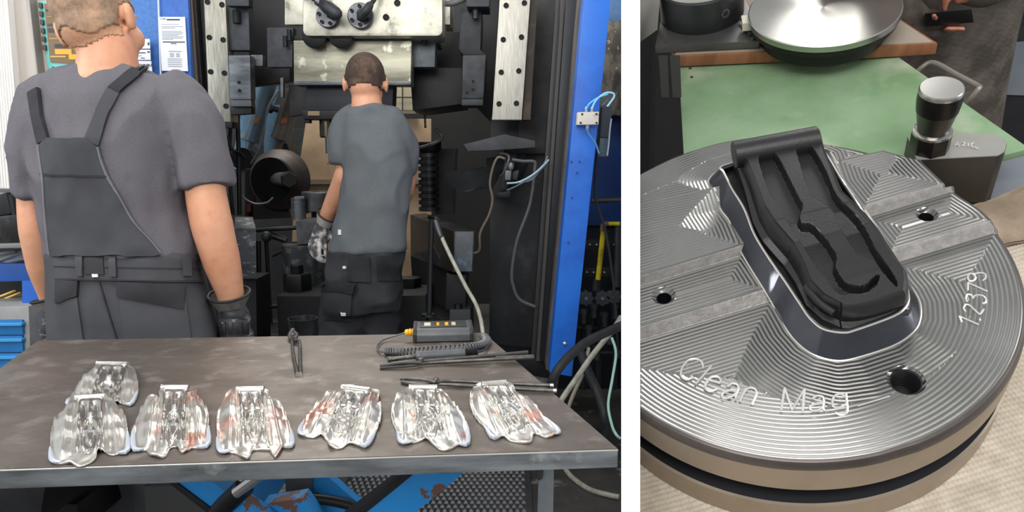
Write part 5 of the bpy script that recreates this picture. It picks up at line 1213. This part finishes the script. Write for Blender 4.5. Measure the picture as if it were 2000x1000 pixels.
# ---- black lever model standing in the die
LEVB = mat('black_printed_plastic', '211f1f', .42, 0, '1b1a1a', 40, .35, .65, (1, 1, 1), bump=.12, bs=500, spec=.6)
le = thing('lever_model', 'black plastic lever model with wavy pockets standing in the steel die', 'lever', L(.2, .1, .1))
Lft = resample([(1444, 292), (1456, 312), (1469, 343), (1492, 403), (1513, 435), (1546, 473), (1564, 505), (1581, 548), (1608, 575), (1641, 590)], 200)
Rgt = resample([(1603, 262), (1610, 290), (1627, 330), (1643, 373), (1686, 414), (1711, 443), (1743, 492), (1767, 527), (1770, 545), (1768, 562)], 200)
Bot = [(1641, 590), (1655, 602), (1710, 590), (1758, 570), (1768, 562)]
P1_ = [(1481, 301), (1489, 338), (1508, 387), (1527, 416), (1562, 468), (1584, 506), (1617, 548), (1640, 575), (1662, 573), (1689, 572), (1712, 556), (1718, 535), (1706, 541), (1690, 556), (1664, 556), (1645, 545), (1632, 520), (1634, 500), (1620, 475), (1606, 458), (1585, 437), (1567, 435), (1562, 422), (1568, 400), (1560, 385), (1545, 355), (1525, 315), (1512, 297), (1497, 291)]
P2_ = [(1554, 284), (1567, 333), (1584, 381), (1605, 397), (1624, 408), (1635, 430), (1640, 440), (1659, 473), (1677, 497), (1704, 506), (1722, 530), (1752, 560), (1748, 540), (1724, 506), (1704, 474), (1690, 446), (1665, 412), (1634, 381), (1612, 330), (1585, 284), (1570, 277)]
NA, NB = 96, 200
def lev_w(j): return stair(j/(NB-1), [(0, .30), (.42, .29), (.58, .235), (.7, .225), (.85, .19), (1, .185)])
P1s = [(p.x, p.y) for p in smooth_path([(*p, 0) for p in P1_], 3, True)]; P2s = [(p.x, p.y) for p in smooth_path([(*p, 0) for p in P2_], 3, True)]
lv = []
for j in range(NB):
    for i in range(NA):
        f = i/(NA-1); a, b = Lft[j], Rgt[j]
        x = a.x*(1-f)+b.x*f; y = a.y*(1-f)+b.y*f
        bul = sst(.8, 1, j/(NB-1)); y += 14*bul*sin(pi*f)**.7*(.9-.5*f)
        w_ = lev_w(j)-.012*(1-sst(0, .03, min(f, 1-f)))
        u, v, _ = LP(x, y, w_)
        d = min(segd(x, y, P1s), segd(x, y, P2s))
        w_ -= .062*(1-sst(-4.5, 0.3, d))
        lv.append((u, v, w_))
fs = [[j*NA+i, j*NA+i+1, (j+1)*NA+i+1, (j+1)*NA+i] for j in range(NB-1) for i in range(NA-1)]
loop = [i for i in range(NA)]+[j*NA+NA-1 for j in range(1, NB)]+[(NB-1)*NA+i for i in range(NA-2, -1, -1)]+[j*NA for j in range(NB-2, 0, -1)]
cu_ = sum(lv[q][0] for q in loop)/len(loop); cv_ = sum(lv[q][1] for q in loop)/len(loop)
prev = loop
for off, dep in ((.012, -.012), (.02, -.045), (.02, -.1), (.05, -.11), (.06, -.24)):
    base = len(lv)
    for q in loop:
        u, v, w_ = lv[q]; du, dv_ = u-cu_, v-cv_; r = hypot(du, dv_)
        lv.append((u+du/r*off, v+dv_/r*off, w_+dep))
    cur = list(range(base, base+len(loop)))
    for i in range(len(loop)): fs.append([prev[i], cur[i], cur[(i+1) % len(loop)], prev[(i+1) % len(loop)]])
    prev = cur
fs.append(prev[::-1])
me = bpy.data.meshes.new('lev'); me.from_pydata([L(*q) for q in lv], [], fs)
bm = bmesh.new(); bm.from_mesh(me); bmesh.ops.recalc_face_normals(bm, faces=bm.faces); bm.to_mesh(me); bm.free()
lo2 = put('lever_body', me, LEVB, le); auto_smooth(me, .6)
a = L(*LP(1433, 303, .27)); b = L(*LP(1598, 273, .27)); rr_ = 27*upx(LP(1510, 288, .27))*BS
MB().tube([a, a.lerp(b, .01), a.lerp(b, .99), b], [rr_*.94, rr_, rr_, rr_*.94], 40).obj('hinge_roll', LEVB, le)
# side steps between lever and wall
for pts in ([(1505, 430), (1540, 478), (1572, 530), (1585, 560)], [(1575, 560), (1600, 590), (1630, 612)]):
    MB().tube(smooth_path([L(*LP(x, y, .14)) for x, y in pts]), .018*BS, 10).obj('side_rib', LEVB, le)
inner_floor = MB().prism([q-ZU*.03*BS for q in inn[::2]], [q-ZU*.085*BS for q in inn[::2]]).obj('pocket_floor', mat('pocket_black', '0b0b0c', .5), die)
# ---- green bench behind
GRN = mat('green_bench_paint', '8ca884', .42, 0, '78986f', 12, .35, .65, bump=.06, bs=30, col3='b3bda4', ns3=9, lo3=.52, hi3=.75)
gb = thing('green_bench', 'green painted bench top with worn patches behind the steel die', 'bench', LW(1600, 200, -.25))
MB().lslab([(1325, 119), (1735, 97), (2012, 290), (1966, 302), (1780, 303), (1700, 420), (1342, 420)], -.25, .05).obj('top', GRN, gb, bevel=.002)
for x, y in ((1348, 134), (1351, 151)): MB().lathe([(.012*BS, 0), (.012*BS, .004*BS)], LW(x, y, -.25), ZU, 12).obj('screw', mat('screw_dark', '3d4a3c', .5), gb)
GRY = mat('blue_grey_board', '7d838c', .6, 0, '70757d', 6)
MB().lslab([(1900, 300), (2100, 280), (2100, 520), (1880, 520)], -.55, .05).obj('grey_board', GRY, label='bluish grey board under the green bench at the right edge', cat='board')
WD = mat('reddish_wood_edge', '9c6848', .6, 0, '855539', 8, st=(6, 1, 1)); WT = mat('board_top_tan', 'a5998a', .7, 0, '8c8073', 5)
wb = thing('wooden_board', 'thin wooden board with reddish edge across the far end of the green bench', 'board', LW(1550, 60, -.15))
q_ = [(1316, 111), (1560, 99), (1709, 92), (1832, 84), (1740, 25), (1600, -30), (1285, -10)]
MB().lslab(q_, -.15, .085).obj('board', WD, wb, bevel=.002)
MB().lslab([(1320, 107), (1560, 95), (1706, 88), (1822, 82), (1738, 26), (1600, -26), (1290, -8)], -.146, .008).obj('board_cover', WT, wb)
bp_ = thing('ring_fixture', 'grey steel ring fixture with cross hole on a square base plate', 'fixture', LW(1375, 60, -.1))
FXT = mat('fixture_steel', '6e6c6b', .4, .6, '5a5857', 8)
MB().lslab([(1279, 90), (1483, 80), (1466, 20), (1440, -30), (1300, -30), (1290, 40)], -.08, .06).obj('base_plate', FXT, bp_, bevel=.002)
cr = LP(1371, 27, -.08); ru = 79*upx(cr)
MB().lathe([(ru*BS, 0), (ru*BS, .235*BS), (ru*.96*BS, .245*BS), (ru*.62*BS, .245*BS), (ru*.6*BS, .2*BS), (ru*.6*BS, .02*BS)], L(*cr), ZU, 48).obj('ring', mat('ring_dark_steel', '4a4b4d', .35, .7, '3a3b3d', 8), bp_)
MB().lathe([(ru*.955*BS, 0), (ru*.955*BS, .003*BS), (ru*.63*BS, .003*BS)], L(cr[0], cr[1], cr[2]+.245), ZU, 48, False).obj('ring_face', mat('ring_face', 'b3b0aa', .3, .8), bp_)
nd = -YU*.97+XU*.2
hc = L(cr[0], cr[1], cr[2]+.12)+(nd.normalized())*ru*BS*.97
MB().lathe([(.034*BS, 0), (.034*BS, .012*BS), (.022*BS, .012*BS), (.02*BS, .0)], hc, nd, 20).obj('bush', FXT, bp_)
MB().lathe([(.02*BS, 0), (.02*BS, .008*BS)], hc, nd, 16).obj('cross_hole', HOLE, bp_)
MB().tube([LW(1447, 35, -.05), LW(1466, 68, -.07)], .012*BS, 8).obj('clamp_screw', MGREY, bp_)
for x, y in ((1300, 84), (1470, 76)): MB().lathe([(.014*BS, 0), (.012*BS, .01*BS)], LW(x, y, -.08), ZU, 12).obj('screw', FXT, bp_)
cb1 = MB().lslab([(1448, 30), (1470, 30), (1470, 44), (1450, 46)], .02, .06).obj('pale_block', mat('pale_block', 'd5cfbd', .5), label='small pale block between the ring fixture and the polished disc', cat='block')
# polished disc
cd = LP(1608, 15, .06); rd = 140*upx(cd)*BS
dk_ = thing('polished_disc', 'large polished steel disc with radial shine on the wooden board', 'disc', LW(1608, 40, -.14))
pm = MB().lathe([(rd, -.045*BS), (rd, -.006*BS), (rd*.985, 0), (rd*.5, .0005), (.001, .0008)], (0, 0, 0), (0, 0, 1), 96).mesh()
PM = mat('turned_disc_face', 'bdbbb5', .26, 1)
b_ = PM.node_tree.nodes['Principled BSDF']; b_.inputs['Anisotropic'].default_value = .85
tn = PM.node_tree.nodes.new('ShaderNodeTangent'); tn.direction_type = 'RADIAL'; tn.axis = 'Z'; PM.node_tree.links.new(tn.outputs[0], b_.inputs['Tangent'])
po = bpy.data.objects.new('disc_plate', pm); COL.objects.link(po); pm.materials.append(PM); auto_smooth(pm, .5)
po.parent = dk_; po.matrix_parent_inverse = Matrix.Translation(-dk_.location); po.matrix_basis = Matrix.Translation(L(*cd)) @ LROT.to_4x4()
for p in pm.polygons: p.use_smooth = True
auto_smooth(pm, .5)
MB().lathe([(rd*.985, -.05*BS), (rd*.97, -.09*BS), (rd*.86, -.12*BS), (rd*.84, -.2*BS)], L(*cd), ZU, 64).obj('disc_foot', mat('disc_foot_black', '1d1b1a', .4, .4), dk_)
# ---- block with the turned knob
BLK = mat('dark_ground_block', '4e4b46', .4, .6, '3d3a36', 5, st=(1, 1, .4)); WB = -.12
bk = thing('steel_block', 'dark steel block with chalk marks carrying the turned knob', 'block', LW(1850, 290, -.6))
top_ = [(1772, 266), (1850, 262), (1946, 261), (1960, 268), (1967, 281), (1963, 296), (1950, 304), (1868, 308), (1790, 312)]
MB().lslab(top_, WB, .5).obj('block', BLK, bk, bevel=.0015)
MB().lslab([(x*.99+18.6, y*.98+5.6) for x, y in top_], WB+.003, .006).obj('top_face', mat('block_top', 'aaa8a2', .45, .35, '9b9993', 6), bk)
mk = MB()
for pl in ([(1865, 285), (1869, 277), (1873, 286)], [(1867, 282), (1872, 282)], [(1879, 279), (1884, 278), (1884, 281), (1879, 285), (1886, 285)], [(1891, 280), (1891, 286)], [(1902, 279), (1897, 281), (1897, 286), (1901, 289)], [(1904, 287), (1907, 290), (1911, 290)]):
    mk.tube([LW(x, y, WB+.006) for x, y in pl], .005*BS, 6)
mk.obj('chalk_marks', mat('chalk', 'c9c5bb', .8), bk)
kb = LP(1814, 289, WB); ku = upx(kb)
import itertools
def upheight(p, px_):                  # local height that spans px_ pixels upwards
    def pr(q): z = qz(q); return sum(BR[1][i]*q[i] for i in range(3))/z*F+BT[1]/z*F
    y0 = pr(p); h = 0
    while y0-pr((p[0], p[1], p[2]+h)) < px_: h += .004
    return h
kh = upheight(kb, 118)
kn = thing('turned_knob', 'turned dark knob with bright flat top standing on the steel block', 'knob', L(*kb))
K_ = lambda r, h: (r*ku*BS, h*kh*BS)
MB().lathe([K_(35, 0), K_(36, .02), K_(36, .26), K_(35, .29)], L(*kb), ZU, 8).obj('collar', mat('knob_collar', '2a2827', .3, .6), kn, bevel=.001)
MB().lathe([K_(35, .28), K_(34, .31), K_(29, .33)], L(*kb), ZU, 36).obj('collar_rim', mat('knob_bright', 'b9b7b2', .2, .95), kn)
MB().lathe([K_(28, .3), K_(28, .36), K_(35, .64), K_(36, .66)], L(*kb), ZU, 40).obj('neck', mat('knob_grey', '55524f', .3, .8), kn)
MB().lathe([K_(36, .65), K_(38, .8), K_(37.5, .93)], L(*kb), ZU, 40).obj('grip', mat('knob_black', '1f1d1d', .35, .5), kn)
MB().lathe([K_(37.5, .93), K_(37.5, .975), K_(35.5, 1), K_(.1, 1.003)], L(*kb), ZU, 40).obj('top_face', mat('knob_top', 'c8c6c0', .28, .95), kn)
# wire bow beside the bench
MB().tube(smooth_path([LW(1786, 148, -.3), LW(1800, 132, -.24), LW(1824, 122, -.2), LW(1870, 146, -.2), LW(1908, 166, -.2), LW(1912, 172, -.2), LW(1898, 190, -.25), LW(1886, 202, -.3)], 5), .016*BS, 8).obj('wire_bow', mat('wire_dull', '8d867d', .4, .5), label='bent wire bow at the right edge of the green bench behind the knob', cat='wire bow')
# rag at the right
def rag(u, v):
    x = .96+.75*u; y = .12+.34*v+.02*sin(u*7)
    return L(x, y, -.46+.13*sin(pi*min(1, v*1.05))*(.6+.4*sin(u*5+1))+.02*mnoise.noise(V((x*9, y*9, 1))))
rgm = MB().grid(rag, 60, 40); rgm.grid(lambda u, v: rag(u, v)-ZU*.02*BS, 60, 40)
rgm.obj('folded_rag', mat('brown_rag', 'a2917e', .9, 0, '8c7c6a', 20, bump=.3, bs=150, spec=.1), smooth=True, label='folded brown rag lying right of the die at the right edge', cat='rag')
# left background
MB().prism([L(*LV(x, y, 2.6)) for x, y in ((1200, -40), (1292, -40), (1284, 58), (1200, 118))], [L(*LV(x, y, 2.7)) for x, y in ((1200, -40), (1292, -40), (1284, 58), (1200, 118))]).obj('grey_cabinet', mat('cabinet_grey_right', 'a09c95', .6), label='pale grey cabinet corner at the upper left behind the ring fixture', cat='cabinet')
trim(bpy.data.objects['grey_cabinet'])
for x0, x1 in ((1286, 1304), (1308, 1328)):
    MB().prism([L(*LV(x, y, 1.75)) for x, y in ((x0, 108), (x1, 108), (x1+3, 190), (x0+6, 190))], [L(*LV(x, y, 1.9)) for x, y in ((x0, 108), (x1, 108), (x1+3, 190), (x0+6, 190))]).obj('bench_leg', mat('leg_grey_dark', '3c3a39', .6), gb)
# ---- person beyond the bench
w3 = thing('person', 'person in dark waffle-knit jacket holding a black tablet beyond the green bench', 'person', L(2.0, 2.8, -3.2))
VP_ = 2.75
KN = mat('dark_waffle_knit', '6a625a', .95, 0, '4c463f', 14, spec=.1, bump=.2, bs=200)
rows = [(-330, 1720, 1900), (-300, 1660, 1960), (-250, 1640, 1990), (-120, 1640, 1995), (0, 1648, 1989), (60, 1660, 1977), (110, 1680, 1965), (170, 1700, 1953), (240, 1720, 1942), (330, 1730, 1930), (450, 1735, 1925)]
def knit(fu, fv):
    q = fv*(len(rows)-1); k = min(int(q), len(rows)-2); f = q-k
    y, xl, xr = (rows[k][i]*(1-f)+rows[k+1][i]*f for i in range(3))
    a_ = LV(xl, y, VP_); b_ = LV(xr, y, VP_); t = 2*pi*fu
    e = .9; cx_ = (a_[0]+b_[0])/2; ra = (b_[0]-a_[0])/2; w_ = (a_[2]+b_[2])/2
    bump_ = 1+.012*(sin(fu*2*pi*60)*sin(fv*2*pi*55) > .0)
    return L(cx_+ra*cos(t)*bump_, VP_+.30*sin(t)*bump_, w_)
def T3_(x, y, v=2.2): return L(*LV(x, y, v))
jk_ = MB().grid(knit, 240, 220, True); 
jm = jk_.obj('jacket', KN, w3, smooth=True)
MB().limb([L(*LV(1955, -225, VP_)), L(*LV(1985, -80, 2.5)), T3_(1935, -31), T3_(1902, -24)], [.04, .037, .03, .026], 16).obj('sleeve', KN, w3)
MB().limb([L(*LV(1668, -225, VP_)), L(*LV(1690, -60, 2.45)), T3_(1780, 41, 2.35), T3_(1826, 48, 2.31)], [.04, .037, .028, .022], 16).obj('sleeve', KN, w3)
SK3 = mat('skin_rosy', 'b57a64', .5, 0, 'a2664f', 12)
hb = MB()
def T3(x, y, v=2.2): return L(*LV(x, y, v))
ux = upx(LV(1850, 20, 2.2))*BS
top3 = L(*LV(1815, -420, VP_))
ht = Head((0, 0, 0), 0, .62); ht.c = top3; ht.R = LROT @ rotz(pi)
ht.prims(hb)
hb.limb([top3, L(*LV(1812, -330, VP_)), L(*LV(1812, -250, VP_))], [.04, .042, .06], 14)
hb.limb([L(*LV(1812, -240, VP_)), L(*LV(1815, 0, VP_)), L(*LV(1825, 400, VP_))], [.05, .045, .04], 14)
hb.limb([L(*LV(1960, -220, VP_)), L(*LV(1985, -80, 2.5)), T3(1930, -30), T3(1880, -20)], [.03, .028, .022, .018], 12)
hb.limb([T3(1895, -22), T3(1868, -22)], [(20*ux, 14*ux), (24*ux, 14*ux)], 12)
for pts in ([(1866, -30), (1850, -18), (1846, 6), (1844, 20)], [(1878, -25), (1872, -8), (1870, 4)], [(1888, -22), (1884, -6), (1883, 2)], [(1896, -18), (1894, -6), (1893, 0)]):
    hb.limb([T3(x, y, 2.16) for x, y in pts], [8*ux, 7.5*ux, 6.5*ux, 5.5*ux][:len(pts)], 10)
hb.limb([L(*LV(1665, -220, VP_)), L(*LV(1690, -60, 2.45)), T3(1790, 42, 2.35), T3(1835, 48, 2.3)], [.03, .028, .022, .016], 12)
hb.limb([T3(1830, 48, 2.28), T3(1860, 50, 2.28)], [(18*ux, 10*ux), (16*ux, 10*ux)], 12)
for x in (1850, 1860, 1870, 1880): hb.limb([T3(x-8, 50, 2.26), T3(x-1, 57, 2.2), T3(x, 56, 2.12)], [6.5*ux, 6*ux, 5*ux], 10)
hb.limb([T3(1838, 44, 2.26), T3(1826, 36, 2.16), T3(1824, 30, 2.1)], [7*ux, 6*ux, 5*ux], 10)
b3 = put('body', remesh(hb, .0035, 4), SK3, w3); ht.eyes(b3)
ht.hair(b3.data, w3, HAIR2, lambda p: p.z > .04 or (p.y < .02 and p.z > -.05))
MB().prism([L(*LV(x, y, 2.15)) for x, y in ((1806, 26), (1898, 18), (1902, 44), (1808, 52))], [L(*LV(x, y, 2.22)) for x, y in ((1806, 26), (1898, 18), (1902, 44), (1808, 52))]).obj('tablet', mat('tablet_black', '0b0a0a', .3), label='black tablet held in the hands of the person beyond the bench', cat='tablet', bevel=.002)
for s_ in (-1, 1):
    MB().limb([L(2.0+s_*.18, VP_, -1.2), L(2.0+s_*.18, VP_, -3.4)], [.05, .035], 14).obj('trouser_leg', OVD, w3)
MB().prism([L(*LV(x, y, 2.9)) for x, y in ((1945, 60), (2100, 40), (2100, 330), (1920, 330))], [L(*LV(x, y, 3.0)) for x, y in ((1945, 60), (2100, 40), (2100, 330), (1920, 330))]).obj('dark_crate', mat('crate_dark', '26262a', .6, 0, '1a1a1d', 4), label='dark crate beyond the person at the right edge', cat='crate')
MB().prism([L(*LV(x, y, 2.88)) for x, y in ((1968, 84), (2100, 70), (2100, 190), (1960, 185))], [L(*LV(x, y, 2.9)) for x, y in ((1968, 84), (2100, 70), (2100, 190), (1960, 185))]).obj('crate_panel', GRY, bpy.data.objects['dark_crate'])
